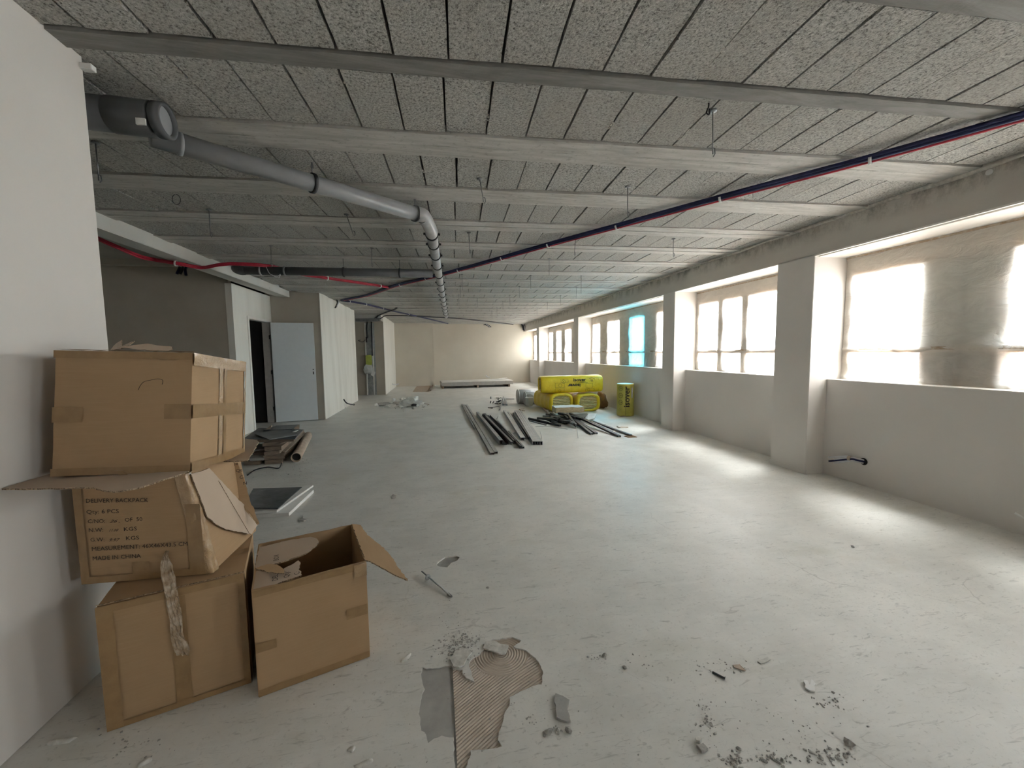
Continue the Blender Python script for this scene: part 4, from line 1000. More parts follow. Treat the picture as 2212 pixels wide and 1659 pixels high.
# ragged torn lid pieces standing up
zt = Cf.P(.2, .2, Cf.h).z
for nm, pts, Yp, sd in (('torn_lid', [(500, 235), (430, 165), (455, 160), (515, 135), (545, 148), (640, 170), (800, 210), (1000, 180), (1100, 178), (1040, 215), (900, 238), (700, 240)], 1.95, 3), ('torn_lid', [(780, 238), (1000, 200), (1090, 205), (1235, 210), (1252, 228), (1230, 240), (1000, 245)], 1.90, 8)):
    p3 = [WY(*K4(x, y), Yp) + Vector((0, .10 * (240 - y) / 100, 0)) for x, y in pts]
    flap(r, nm, p3, (0, -1, .25), .005, seed=sd, amp=.003)
strip(Cf, r, 't', 0, Cf.w, .0, .03, 'shiny_tape', seed=12, crump=.003)

# ---- open box B
B = frame_ypr((-.757, 1.679, .002), 19.0, 0, 0, .430, .445, .455)
r = thing('cardboard_box', 'open cardboard box on the floor with torn flaps, beside the stack', 'box', B.P(B.w / 2, B.d / 2, 0), 'brown cardboard boxes')
bx = MB()
def wallgrid(f): bx.grid(8, 8, f)
ht = lambda u, s: B.h + .006 * noise.noise(Vector((u * 14, s, 2)))
wallgrid(lambda u, v: B.P(u * B.w, -.004 * math.sin(math.pi * u) * math.sin(math.pi * v), v * ht(u, 1)))
wallgrid(lambda u, v: B.P(u * B.w, B.d, v * ht(u, 2)))
wallgrid(lambda u, v: B.P(0, u * B.d, v * B.h)); wallgrid(lambda u, v: B.P(B.w, u * B.d, v * B.h)); wallgrid(lambda u, v: B.P(u * B.w, v * B.d, .003))
bx.build('body', 'cardboard', r, solid=.006)
K8 = crop(500, 1100, 3.77)
def bf_(x, y): q = B.front(*K8(x, y)); return q.x, q.z
strip(B, r, 'f', 0, B.w, B.h - .03, B.h - .002, off=.009, seed=1); strip(B, r, 'f', 0, B.w, 0, .03, off=.006, seed=2)
u0, v0 = bf_(195, 1170); u1, v1 = bf_(365, 1030); strip(B, r, 'f', 0, u1, v0, v1 - .005, off=.0085, seed=3)
u0, v0 = bf_(935, 895); u1, v1 = bf_(1100, 760); strip(B, r, 'f', u0, B.w, v0, v1, off=.0085, seed=4)
MB().grid(8, 8, lambda u, v: B.P(B.w - .05 + .053 * u, -.012 + .003 * noise.noise(Vector((u * 3, v * 3, 1))), B.h - .06 + .06 * v)).build('corner_tape', 'shiny_tape', r, smooth=True)
# right flap: hinged on the right rim, drooping outwards
hb, hf = B.P(B.w, B.d, B.h), B.P(B.w, 0, B.h)
fn_ = ((hf - hb).cross(Vector((B.a.x, B.a.y, -.32)))).normalized(); fn_ = fn_ if fn_.z > 0 else -fn_
def onflap(x, y):
    d = Vector(_ray(*K8(x, y))); o = Vector((0, 0, HC)); return o + d * ((hf - o).dot(fn_) / d.dot(fn_))
rf = [hb, onflap(1050, 135), onflap(1100, 210), onflap(1215, 305), onflap(1260, 350), onflap(1320, 420), onflap(1360, 495), onflap(1435, 583), onflap(1330, 545), onflap(1210, 480), onflap(1130, 430), hf]
flap(r, 'flap', rf, fn_, .005, ('cardboard', 'cardboard_edge', 'cardboard'), 3, .004)['label'] = 'big flap drooping outwards'
zt = B.h + .004
up1 = [FL(*K8(x, y), zt) for x, y in [(225, 320), (330, 290), (450, 262), (640, 232), (690, 246), (706, 280), (660, 330), (600, 372), (540, 392), (440, 425), (300, 465), (195, 487)]]
flap(r, 'flap', up1, (0, 0, 1), .005, seed=11, amp=.005)['label'] = 'torn rear flap'
lo1 = [FL(*K8(x, y), zt - .012) for x, y in [(172, 668), (180, 590), (200, 512), (310, 515), (400, 505), (470, 470), (540, 425), (565, 455), (555, 500), (575, 545), (440, 590), (300, 640)]]
flap(r, 'flap', lo1, (0, 0, 1), .005, seed=13, amp=.005)['label'] = 'torn front flap with print'
cu = [FL(*K8(x, y), zt + .012) for x, y in [(195, 500), (290, 470), (370, 462), (440, 490), (430, 508), (300, 512)]]
flap(r, 'torn_tongue', cu, (0, -.3, 1), .005, ('cardboard', 'cardboard_edge', 'cardboard'), 15, .004)
pt = MB()
for t_, x, y in (('DEL', 378, 580), ('Qty:', 470, 555), ('C:', 555, 530), ('BOX', 385, 428)):
    vs_, fs_ = text_faces(t_, 1.0, 0, 'LEFT'); o_ = FL(*K8(x, y), zt + .0005 - (0 if t_ == 'BOX' else .006)); o_.z = zt + (.0085 if t_ == 'BOX' else -.0035)
    ux = B.b.normalized(); uy = -B.a.normalized()
    pt.add([o_ + ux * v.x * .030 + uy * v.y * .030 for v in vs_], fs_)
pt.build('printed_text', 'ink', r)

# ================================================================== INSULATION PACKS
def pack(name, label, base, axis, L, w, h, wrap='yellow_wrap', ends=(True, True), seed=0, e=3.2, group=None, open_k=.72):
    """wrapped mineral-wool roll: squashed round section swept along axis, film folded in at the ends around an oval opening"""
    base = Vector(base); ax_ = Vector(axis).normalized(); sd = ax_.cross(Vector((0, 0, 1))).normalized(); upv = sd.cross(ax_)
    root = thing(name, label, 'insulation pack', base + ax_ * L / 2, group)
    n = 40
    def sec(t, k, seed2=0):
        out = []
        for i in range(n):
            a = 2 * math.pi * i / n; c_, s_ = math.cos(a), math.sin(a)
            x = math.copysign(abs(c_) ** (2 / e), c_) * w / 2 * k; z = math.copysign(abs(s_) ** (2 / e), s_) * h / 2 * k
            wob = 1 + .022 * noise.noise(Vector((a * 1.5, t * 3, seed))) + .008 * noise.noise(Vector((a * 9, t * 30, seed)))
            out.append(base + ax_ * t + sd * x * wob + upv * (h / 2 + max(z * wob, -h / 2)))
        return out
    rings = []
    if ends[0]: rings += [(.05, open_k), (.012, open_k + .02), (-.004, .86), (.012, .95)]
    ts = np.linspace(.04, L - .04, 26); rings += [(t, 1.0 + .012 * math.sin(t * 23 + seed)) for t in ts]
    if ends[1]: rings += [(L - .012, .95), (L + .004, .86), (L - .012, open_k + .02), (L - .05, open_k)]
    vs_ = []
    for t, k in rings: vs_ += sec(t, k)
    m = len(rings); fs_ = [(q * n + i, q * n + (i + 1) % n, (q + 1) * n + (i + 1) % n, (q + 1) * n + i) for q in range(m - 1) for i in range(n)]
    MB().add(vs_, fs_).build('wrap', wrap, root, smooth=True)
    core = []
    for t in (.03, L - .03): core += sec(t, .93)
    MB().add(core, [(i, (i + 1) % n, n + (i + 1) % n, n + i) for i in range(n)] + [tuple(range(n))[::-1], tuple(range(n, 2 * n))]).build('wool', 'glass_wool', root)
    root['_'] = 0; del root['_']
    return root, base, ax_, sd, upv
K3 = crop(1120, 780, 7.373)
GI = 'yellow insulation packs'
axb = Vector((-.10, 1, 0)).normalized()
pack('insulation_pack', 'lower yellow insulation pack with its layered end beside the bucket', Vector((2.79, 8.75, 0)), axb, 1.15, .60, .44, seed=1, group=GI)
pack('insulation_pack', 'lower yellow insulation pack nearest the window wall', Vector((3.405, 8.66, 0)), Vector((-.02, 1, 0)), 1.15, .60, .42, seed=2, group=GI)
# print on the side of the lower left pack
ISO = 'isover'
# upper pack lying across the two
tb0 = Vector((2.33, 9.05, .428)); axt = Vector((1, -.10, .012)).normalized()
rt, tb_, ta, tsd, tup = pack('insulation_pack', 'upper yellow insulation pack with big black print, lying across the other two', tb0, axt, 1.47, .46, .40, seed=3, e=4.0, group=GI)
fsd = tsd if tsd.y < 0 else -tsd
def onpack(u, v, w_=.46, h_=.40, e_=4.0):   # a point on the camera-side flank, hugging the squashed round section
    z = min(.985, abs(v - h_ / 2) / (h_ / 2)); return tb_ + ta * u + fsd * (w_ / 2 * (1 - z ** e_) ** (1 / e_) * 1.03 + .008) + tup * v
def letters(mb, txt_, u, v, size, fn, flipped=False, bold=.01, stretch=1.0):
    vs_, fs_ = text_faces(txt_, size, 0, 'LEFT', bold)
    for i_, v_ in enumerate(vs_): vs_[i_] = fn(u - v_.x * stretch, v - v_.y) if flipped else fn(u + v_.x * stretch, v + v_.y)
    mb.add(vs_, fs_)
pr_ = MB(); letters(pr_, ISO, .76, .275, .105, onpack, stretch=1.15, bold=.003); letters(pr_, ISO, .93, .215, .105, onpack, True, stretch=1.15, bold=.003)
pr_.build('printed_name', 'ink', rt)
ln = MB()
def rect(u0, u1, v0, v1, th=.0035):
    for a, b, c, d in ((u0, u1, v0, v0 + th), (u0, u1, v1 - th, v1), (u0, u0 + th, v0, v1), (u1 - th, u1, v0, v1)):
        ln.add([onpack(a, c), onpack(b, c), onpack(b, d), onpack(a, d)], [(0, 1, 2, 3)])
rect(.33, .55, .135, .245); rect(.33, .55, .03, .115); rect(1.05, 1.22, .12, .22); rect(.46, .64, .255, .33); rect(1.26, 1.36, .05, .34); rect(1.05, 1.25, .03, .10)
for (u, v, r_) in ((.53, .275, .045), (.45, .19, .04), (.44, .065, .03), (1.12, .065, .03)):
    for k in range(20):
        a, b = 2 * math.pi * k / 20, 2 * math.pi * (k + 1) / 20
        ln.add([onpack(u + r_ * math.cos(a), v + r_ * math.sin(a)), onpack(u + r_ * math.cos(b), v + r_ * math.sin(b)), onpack(u + .86 * r_ * math.cos(b), v + .86 * r_ * math.sin(b)), onpack(u + .86 * r_ * math.cos(a), v + .86 * r_ * math.sin(a))], [(0, 1, 2, 3)])
letters(ln, 'A', .51, .258, .05, onpack, bold=0); letters(ln, 'mineral wool', .92, .252, .026, onpack, bold=0); letters(ln, 'LL', 1.17, .265, .06, onpack, bold=.002)
ln.add([onpack(.78, .236), onpack(1.10, .236), onpack(1.10, .243), onpack(.78, .243)], [(0, 1, 2, 3)])
ln.add([onpack(1.14, .33), onpack(1.20, .352), onpack(1.26, .33), onpack(1.26, .322), onpack(1.20, .344), onpack(1.14, .322)], [(0, 1, 4, 5), (1, 2, 3, 4)])
ln.build('printed_symbols', 'ink', rt)
# tuft at the right end
q = tb_ + ta * 1.47 + tup * .30
MB().lump(q, .07, .05, .04, 4, .6, 2).build('wrap_tuft', 'yellow_wrap', rt)
# standing roll
sr = Vector((3.965, 7.95, 0))
root = thing('insulation_roll', 'olive-wrapped insulation roll standing upright by the window wall', 'insulation roll', sr)
R_, Hh = .180, .70
MB().lathe(sr, [(R_ * .5, .002), (R_ * .97, .004), (R_, .02)] + [(R_ * (1 + .012 * math.sin(z * 19)), z) for z in np.linspace(.04, Hh - .03, 16)] + [(R_, Hh - .015), (R_ * .97, Hh - .004)], 36).build('wrap', 'olive_wrap', root, smooth=True)
MB().lathe(sr, [(R_ * .96, Hh - .005), (R_ * .6, Hh + .002), (.002, Hh + .006)], 36).build('top_disc', 'white_facing', root, smooth=True)
cam_a = math.atan2(-sr.y, -sr.x)
def onroll(u, v, off=.004):  # u: arc length to the right as seen from the camera, v: height
    a = cam_a + u / R_; rr = R_ * 1.012 + off; return sr + Vector((rr * math.cos(a), rr * math.sin(a), v))
rp2 = MB()
vs_, fs_ = text_faces(ISO, .17, 0, 'LEFT', .003)
rp2.add([onroll(.085 - v_.y, .20 + v_.x * 1.05) for v_ in vs_], fs_); rp2.build('printed_name', 'ink', root)
rp3 = MB()
for v_, r_ in ((.60, .05), (.45, .052), (.30, .05), (.165, .022)):
    for k in range(20):
        a, b = 2 * math.pi * k / 20, 2 * math.pi * (k + 1) / 20
        rp3.add([onroll(-.10 + r_ * math.cos(t) * m, v_ + r_ * math.sin(t) * m) for t, m in ((a, 1), (b, 1), (b, .88), (a, .88))], [(0, 1, 2, 3)])
for t_, v_ in (('50', .585), ('D0', .435), ('1,8', .285)):
    vs_, fs_ = text_faces(t_, .05, 0, 'CENTER'); rp3.add([onroll(-.10 + p.x, v_ + p.y) for p in vs_], fs_)
for u_ in (.0, .012): rp3.add([onroll(u_, .03), onroll(u_ + .003, .03), onroll(u_ + .003, .66), onroll(u_, .66)], [(0, 1, 2, 3)])
rp3.build('printed_symbols', 'ink', root)
MB().grid(3, 6, lambda u, v: onroll(.125 + .045 * u, .40 + .22 * v, .006)).build('paper_label', 'board_grey', root)
q = FL(*K3(1650, 890)); MB().slab([q + Vector(p) for p in ((-.07, 0, .004), (0, -.02, .03), (.09, 0, .012), (.1, .02, .004))], (0, 0, 1), .003).build('torn_strip', 'pale_wood', root)
# wool batt with white facing on the scrap pile
ba = [FL(*K3(470, 838), .10), FL(*K3(940, 838), .10)]
b0 = Vector((2.42, 8.02, .10)); bd = Vector((1, -.03, 0)).normalized(); be = Vector((.03, 1, 0)).normalized()
r = thing('wool_batt', 'slab of tan wool with a white torn facing, lying on the dark scrap heap', 'insulation slab', b0 + bd * .3)
def batt(u, v, z): return b0 + bd * (.62 * u + .012 * noise.noise(Vector((v * 5, z * 9, 1)))) + be * .34 * v + Vector((0, 0, z + .02 * noise.noise(Vector((u * 3, v * 3, 2)))))
mb = MB(); mb.grid(14, 8, lambda u, v: batt(u, v, .11)); mb.grid(14, 8, lambda u, v: batt(u, v, 0)); mb.grid(14, 4, lambda u, v: batt(u, 0, .11 * v)); mb.grid(14, 4, lambda u, v: batt(u, 1, .11 * v)); mb.grid(8, 4, lambda u, v: batt(0, u, .11 * v)); mb.grid(8, 4, lambda u, v: batt(1, u, .11 * v))
mb.build('wool', 'tan_wool', r)
MB().grid(16, 10, lambda u, v: batt(u * 1.04 - .01, v * 1.02 - .01, .118 + .012 * noise.noise(Vector((u * 5, v * 5, 6)))) - (Vector((0, 0, .09)) if u > .99 else Vector((0, 0, 0)))).build('facing', 'white_facing', r, smooth=True)
# brown sack leaning behind the packs
sk = FL(*K3(1360, 690)); sk = Vector((3.93, 9.15, 0))
tag(MB().lump(sk + Vector((0, 0, .16)), .10, .22, .22, 5, .7, 3).build('brown_sack', 'brown_sack', smooth=True), 'slumped brown sack between the yellow packs and the window wall', 'sack')
# bucket
bk = FL(*K3(225, 715)); bk = Vector((bk.x - .09, bk.y, 0))
r = thing('bucket', 'small white bucket beside the yellow packs', 'bucket', bk)
MB().lathe(bk, [(.002, .004), (.082, .004), (.104, .22), (.108, .22), (.108, .228), (.100, .228), (.080, .012), (.002, .012)], 24).build('tub', 'white_plastic', r, smooth=True)
MB().tube(arc(bk + Vector((0, 0, .215)), (1, 0, 0), (0, -.5, .86), .108, 0, math.pi, 12), .003, 6).build('handle', 'mid_steel', r, smooth=True)
# pale drums lying behind the bucket
for k, (x, y, rad, lab) in enumerate([(2.24, 10.62, .19, 'pale drum lying on its side, furthest left behind the bucket'), (2.36, 10.26, .17, 'pale drum lying on its side just behind the bucket')]):
    c = Vector((x, y, rad)); a = Vector((1, .06, 0)).normalized()
    r = thing('pale_drum', lab, 'drum', (x, y, 0), 'pale drums behind the bucket')
    MB().tube([c - a * .12, c + a * .32], rad, 28).build('shell', 'pale_sheet', r, smooth=True)
    MB().ring(c - a * .12, a, rad + .006, rad - .01, .02, 28).build('rim', 'board_white', r, smooth=True)

# ================================================================== STEEL PROFILES ON THE FLOOR
KP = crop(970, 840, 9.617)
def rail(label, a, b, w, h, mt='galvanised', z=0.0, flip=False, group='steel profiles on the floor', screws=False, tube=False):
    p, q = FL(*KP(*a), z), FL(*KP(*b), z)
    if tube:
        mb = MB(); d = (q - p).normalized(); sd = d.cross(Vector((0, 0, 1))); t = .003
        for s_, u in ((-1, 0), (1, 0)): mb.bar(p + sd * s_ * (w / 2 - t / 2), q + sd * s_ * (w / 2 - t / 2), t, h)
        mb.bar(p, q, w, t); mb.bar(p + Vector((0, 0, h - t)), q + Vector((0, 0, h - t)), w, t)
        o = mb.build('steel_profile', mt)
    elif screws:
        o = thing('steel_profile', label, 'profile', (p + q) / 2, group)
        MB().channel(p, q, w, h, .003, flip=flip).build('rail', mt, o)
        for k in range(7):
            c = p + (q - p) * (.08 + .14 * k) + Vector((0, 0, h))
            MB().lathe(c, [(.002, .002), (.008, .001), (.008, 0)], 8).build('punched_hole', 'black', o)
        return o
    else: o = MB().channel(p, q, w, h, .003, flip=flip).build('steel_profile', mt)
    return tag(o, label, 'profile', group)
rail('thin short rail at the left edge of the steel profiles', (272, 338), (530, 842), .022, .035)
rail('longest pale rail of the left pair, outer one', (310, 345), (900, 1370), .055, .03)
rail('longest pale rail of the left pair, inner one', (365, 345), (975, 1348), .052, .03)
rail('short dark rail tucked inside the long pair', (520, 600), (720, 960), .04, .025, 'mid_steel')
rail('pale channel with punched holes on the second bundle', (590, 545), (1085, 1165), .055, .075, 'galvanised', screws=True)
rail('dark channel next to the punched one', (665, 560), (1180, 1165), .05, .05, 'dark_steel', flip=True)
rail('dark channel in the middle of the second bundle', (735, 565), (1265, 1160), .05, .06, 'dark_steel')
rail('grey channel on top of the second bundle', (770, 590), (1310, 1145), .035, .03, 'mid_steel', .06)
rail('dark channel on the far side of the second bundle', (825, 580), (1365, 1150), .045, .05, 'dark_steel', flip=True)
rail('bright channel lying outside the second bundle', (970, 665), (1370, 1120), .05, .04, 'galvanised')
rail('black angle rail sticking out furthest from the second bundle', (990, 700), (1490, 1245), .022, .04, 'dark_steel')
rail('slim bright rail sticking out beside the black angle rail', (1250, 900), (1545, 1240), .03, .03, 'mid_steel')
rail('pale rail at the left of the third bundle', (1155, 482), (1525, 1075), .06, .05)
rail('second pale rail of the third bundle', (1235, 500), (1560, 1050), .04, .03, 'galvanised')
rail('dark rail in the middle of the third bundle', (1300, 535), (1630, 1050), .045, .045, 'mid_steel', flip=True)
rail('dark narrow rail against the box studs', (1345, 535), (1670, 1055), .03, .05, 'dark_steel')
for k, w_ in enumerate(('first', 'second', 'third', 'fourth')):
    rail('%s box stud of the row of four, counted from the dark rails' % w_, (1378 + 38 * k, 495), (1765 + 51 * k, 1165), .037, .055, 'galvanised', tube=True)
tag(MB().tube([FL(*KP(1315, 940), .006), FL(*KP(1370, 890), .03)], .008, 8).build('steel_offcut', 'galvanised'), 'bright little offcut between the second and third bundles', 'offcut')
def wirebit(label, pts, r=.004, mt='mid_steel', name='wire_offcut', k=KP):
    return tag(MB().tube(smoothpath([FL(*k(x, y), .006 + z) for x, y, z in pts], 5), r, 6).build(name, mt, smooth=True), label, 'wire')
wirebit('thin bent wire standing up beside the fourth box stud', [(1890, 880, .0), (1905, 940, .06), (1925, 1010, .03), (1910, 1060, 0)], .003)
wirebit('little upright wire behind the second bundle', [(950, 640, 0), (1000, 610, .02), (1020, 560, .06)], .004)

# ---- dark scrap heap of trim lengths
GS = 'dark scrap lengths'
def stick(label, a, b, w, h, mt='dark_steel', z=(0, 0), kind='bar', name='scrap_profile'):
    p, q = FL(*K3(*a), z[0]), FL(*K3(*b), z[1])
    if kind == 'tube':
        d = (q - p).normalized(); mb = MB().tube([p + Vector((0, 0, h / 2)), q + Vector((0, 0, h / 2))], h / 2, 12, False); mb.ring(q + Vector((0, 0, h / 2)), d, h / 2, h / 2 - .006, .004, 12)
        o = mb.build(name, mt)
    elif kind == 'chan': o = MB().channel(p, q, w, h, .003).build(name, mt)
    else: o = MB().bar(p, q, w, h).build(name, mt, bevel=.001)
    return tag(o, label, 'scrap', GS)
stick('black tube at the left edge of the scrap heap', (165, 935), (470, 1005), .05, .05, 'dark_steel', kind='tube')
stick('thin rail leaning along the black tube of the scrap heap', (175, 955), (440, 1025), .03, .02, 'mid_steel')
stick('dark rail lying above the black tube of the scrap heap', (300, 925), (690, 955), .05, .04, 'dark_steel', (.05, .05), 'chan')
stick('short black length low in the scrap heap', (480, 1000), (665, 1040), .05, .03, 'dark_steel', (0, .01))
stick('bright-edged rail at the back left of the scrap heap', (390, 890), (620, 905), .04, .035, 'mid_steel', (.04, .04), 'chan')
stick('dark length under the wool slab', (450, 870), (900, 960), .06, .05, 'dark_steel', (.03, .03))
stick('black length crossing the middle of the scrap heap', (520, 850), (770, 1000), .06, .04, 'dark_steel', (.06, .02), 'chan')
stick('pale-tipped rail pointing at the camera from the scrap heap', (700, 835), (930, 1060), .035, .025, 'mid_steel', (.10, .02), 'chan')
stick('black rail beside the pale-tipped one', (780, 850), (915, 1030), .04, .03, 'dark_steel', (.10, .05))
stick('long black channel reaching furthest towards the camera', (840, 905), (1165, 1175), .05, .03, 'dark_steel', (.06, .0), 'chan')
stick('long black channel lying over its neighbour', (880, 920), (1235, 1165), .06, .03, 'dark_steel', (.05, .0), 'chan')
stick('dark inner channel between the two long black ones', (870, 960), (1120, 1150), .04, .02, 'black', (.03, .0))
stick('longest grey rail of the scrap heap', (820, 845), (1610, 1212), .05, .03, 'dark_steel', (.10, 0), 'chan')
stick('thin grey rail to the side of the longest one', (1000, 900), (1500, 1130), .03, .02, 'mid_steel', (.06, 0))
stick('dark rail ending in a flat black offcut', (1170, 965), (1790, 1195), .045, .025, 'dark_steel', (.03, 0), 'chan')
stick('black short length at the middle front of the heap', (590, 960), (760, 1005), .05, .03, 'dark_steel', (.02, .0), 'chan')
stick('black stub left of the heap centre', (430, 930), (560, 985), .05, .03, 'black', (.03, .01))
stick('black length at the back of the heap', (640, 845), (1010, 940), .05, .04, 'dark_steel', (.09, .07), 'chan')
for k in range(26):
    x, y = 480 + random.random() * 420, 880 + random.random() * 110; a = random.uniform(-.2, .9); L = random.uniform(80, 190)
    stick('short dark length buried in the scrap heap', (x, y), (x + L * math.cos(a), y + L * .45 * math.sin(a)), .045, .03, random.choice(('dark_steel', 'black', 'mid_steel')), (random.uniform(.0, .11), random.uniform(0, .08)), random.choice(('chan', 'bar', 'tube')))
# pale boards and sheets in the heap
def plate(label, pts, th, mt, z=0.0, k=K3, name='board_offcut', cat='offcut', group=None, tilt=None):
    pp = [FL(*k(*p), z) for p in pts]
    if tilt: pp = [p + Vector((0, 0, t)) for p, t in zip(pp, tilt)]
    return tag(MB().slab(pp, (0, 0, 1), th).build(name, mt, bevel=.001), label, cat, group)
plate('white board offcut beside the scrap heap', [(1150, 950), (1230, 915), (1395, 1012), (1270, 1022)], .012, 'board_white')
plate('small white board offcut between two long rails', [(1380, 1095), (1440, 1085), (1600, 1125), (1500, 1135)], .01, 'board_white')
plate('flat dark offcut at the tip of the scrap heap', [(1680, 1200), (1800, 1180), (1890, 1215), (1760, 1222)], .008, 'brown_sack')
plate('pale sheet folded over the right of the heap', [(1040, 940), (1120, 870), (1250, 865), (1215, 915), (1090, 950)], .012, 'pale_sheet', .04, tilt=(0, .04, .03, 0, 0))
plate('grey sheet under the wool slab', [(880, 850), (1090, 840), (1140, 890), (960, 920)], .012, 'mid_steel', .05)
plate('pale wood scrap at the left of the wool slab', [(385, 760), (400, 755), (480, 800), (470, 830)], .03, 'pale_wood', .02, name='wood_scrap')
wirebit('thin wire standing at the front of the scrap heap', [(930, 1060, .05), (938, 1140, .02), (948, 1225, 0)], .004, k=K3)
wirebit('long thin wire on the floor left of the scrap heap', [(270, 1045, 0), (420, 1040, 0), (640, 1060, 0), (780, 1085, 0)], .003, k=K3)
wirebit('short wire on the floor by the black tube', [(190, 990, 0), (250, 1000, .01), (320, 1000, 0)], .003, k=K3)
wirebit('dark wire hook with a pale end near the standing roll', [(1570, 1035, 0), (1600, 1055, .01), (1640, 1052, .02), (1745, 1052, 0)], .007, 'pale_wood', k=K3)
wirebit('small dark staple on the floor left of the bucket', [(90, 760, 0), (10, 768, .02), (40, 785, .0), (100, 792, 0)], .006, 'brown_sack', k=K3)
# ---- second scrap pile, further back
GB = 'scrap behind the profiles'
def stick2(label, a, b, w, h, mt, z=(0, 0), kind='bar'):
    p, q = FL(*KP(*a), z[0]), FL(*KP(*b), z[1]); mb = MB().bar(p, q, w, h) if kind == 'bar' else MB().channel(p, q, w, h, .004)
    return tag(mb.build('scrap_profile', mt), label, 'scrap', GB)
stick2('long steel piece standing out of the small scrap pile', (1130, 180), (1050, 455), .035, .03, 'mid_steel', (.1, 0), 'chan')
stick2('pale rail lying at the right of the small scrap pile', (1160, 215), (1195, 350), .05, .04, 'galvanised', (.05, 0))
stick2('short rail beside the standing piece of the small pile', (1125, 280), (1130, 345), .05, .05, 'mid_steel')
stick2('bent dark strip at the front of the small scrap pile', (810, 395), (1040, 370), .03, .01, 'dark_steel')
stick2('short dark strip end at the front of the small scrap pile', (815, 398), (900, 408), .03, .02, 'dark_steel')
stick2('curled dark strip at the back of the small scrap pile', (1190, 215), (1350, 215), .03, .015, 'dark_steel', (.02, 0))
for k in range(12):
    x, y = 960 + random.random() * 130, 190 + random.random() * 130
    p = FL(*KP(x, y)); m_ = random.choice(('board_white', 'dark_steel', 'mid_steel', 'black'))
    tag(MB().box(-.05, .05, -.015, .015, 0, .02, Matrix.Translation(p + Vector((0, 0, random.uniform(0, .02)))) @ Matrix.Rotation(random.uniform(0, 3), 4, 'Z') @ Matrix.Rotation(random.uniform(-.4, .4), 4, 'X')).build('scrap_bit', m_), 'little scrap bit in the small pile behind the profiles', 'scrap', GB + ', bits')
for k, (x, y) in enumerate(((868, 210), (855, 300), (905, 300))):
    p = FL(*KP(x, y)); tag(MB().box(-.012, .012, -.01, .01, 0, .07, Matrix.Translation(p) @ Matrix.Rotation(.3 * k, 4, 'Y')).build('scrap_bit', 'dark_steel'), ['tiny dark bit furthest back left of the small pile', 'tiny dark bit at the left edge of the small pile', 'tiny bright bit left of the small pile'][k], 'scrap')

# ================================================================== PILES LEFT OF THE ROOM
# plasterboard stack by the end wall
ca, cb = Vector((.10, 15.9, 0)), Vector((3.0, 16.05, 0)); dd_ = (cb - ca).normalized(); pn = Vector((-dd_.y, dd_.x, 0))
for k in range(10):
    s0 = random.uniform(-.02, .02); z = .10 + k * .0155 if k else .10
    p = ca + dd_ * s0 + Vector((0, 0, z)); L = 2.9 + random.uniform(-.01, .02)
    q = [p, p + dd_ * L, p + dd_ * L + pn * 1.2, p + pn * 1.2]
    tag(MB().slab(q, (0, 0, 1), .013).build('plasterboard', 'board_grey' if k < 9 else 'board_white'), ('lowest', 'second lowest', 'third lowest', 'fourth lowest', 'fifth lowest', 'fifth highest', 'fourth highest', 'third highest', 'second highest', 'topmost')[k] + ' plasterboard of the stack by the end wall', 'plasterboard', 'stacked plasterboards')
for k, t_ in enumerate((.05, 1.45, 2.75)):
    p = ca + dd_ * t_; tag(MB().bar(p + pn * .02, p + pn * 1.15, .08, .1).build('bearer', 'chip_wood'), ['bearer under the near-left end of the plasterboard stack', 'bearer under the middle of the plasterboard stack', 'bearer under the window end of the plasterboard stack'][k], 'bearer')
for k, (a_, b_, w_) in enumerate(((.9, 2.1, .3), (1.8, 2.75, .2), (2.3, 2.85, .12))):
    p = ca + dd_ * a_ + pn * (.35 + .22 * k) + Vector((0, 0, .256)); q = ca + dd_ * b_ + pn * (.45 + .2 * k) + Vector((0, 0, .256 + .03 * k))
    tag(MB().bar(p, q, w_, .013).build('board_offcut', 'board_white'), ['long white strip on the plasterboard stack', 'white offcut further along the plasterboard stack', 'small white offcut at the window end of the plasterboard stack'][k], 'offcut')
lp0 = FL(*crop(900, 660, 6.914)(205, 1280)); lp1 = FL(*crop(900, 660, 6.914)(240, 1200))
tag(MB().bar(lp0, lp1, .05, .05).build('wood_strip', 'chip_wood'), 'short dark batten on the floor by the end wall step', 'batten')
plate('brownish dust sheet on the floor below the end wall', [(0, 1205), (230, 1198), (190, 1290), (-60, 1290)], .003, 'pale_wood', k=crop(900, 660, 6.914), name='dust_sheet', cat='sheet')

# dark panels on white boards (behind the boxes)
KS = crop(500, 880, 6.382)
plate('lowest white board under the black panel', [(330, 1525), (795, 1500), (1135, 1175), (700, 1150), (420, 1160)], .03, 'board_white', 0.0, KS, 'ceiling_tile', 'board', 'boards under the black panel')
plate('middle white board under the black panel', [(310, 1470), (625, 1450), (1130, 1110), (800, 1120), (420, 1130)], .018, 'board_white', .032, KS, 'ceiling_tile', 'board', 'boards under the black panel', tilt=(0, 0, .012, .0, 0))
plate('thin grey board just under the black panel', [(310, 1420), (640, 1405), (975, 1112), (450, 1130)], .010, 'board_grey', .052, KS, 'ceiling_tile', 'board', 'boards under the black panel')
o = plate('scratched black panel on top of the white boards', [(150, 1395), (640, 1400), (970, 1108), (300, 1128)], .008, 'dark_panel', .064, KS, 'scratched_sheet', 'panel')
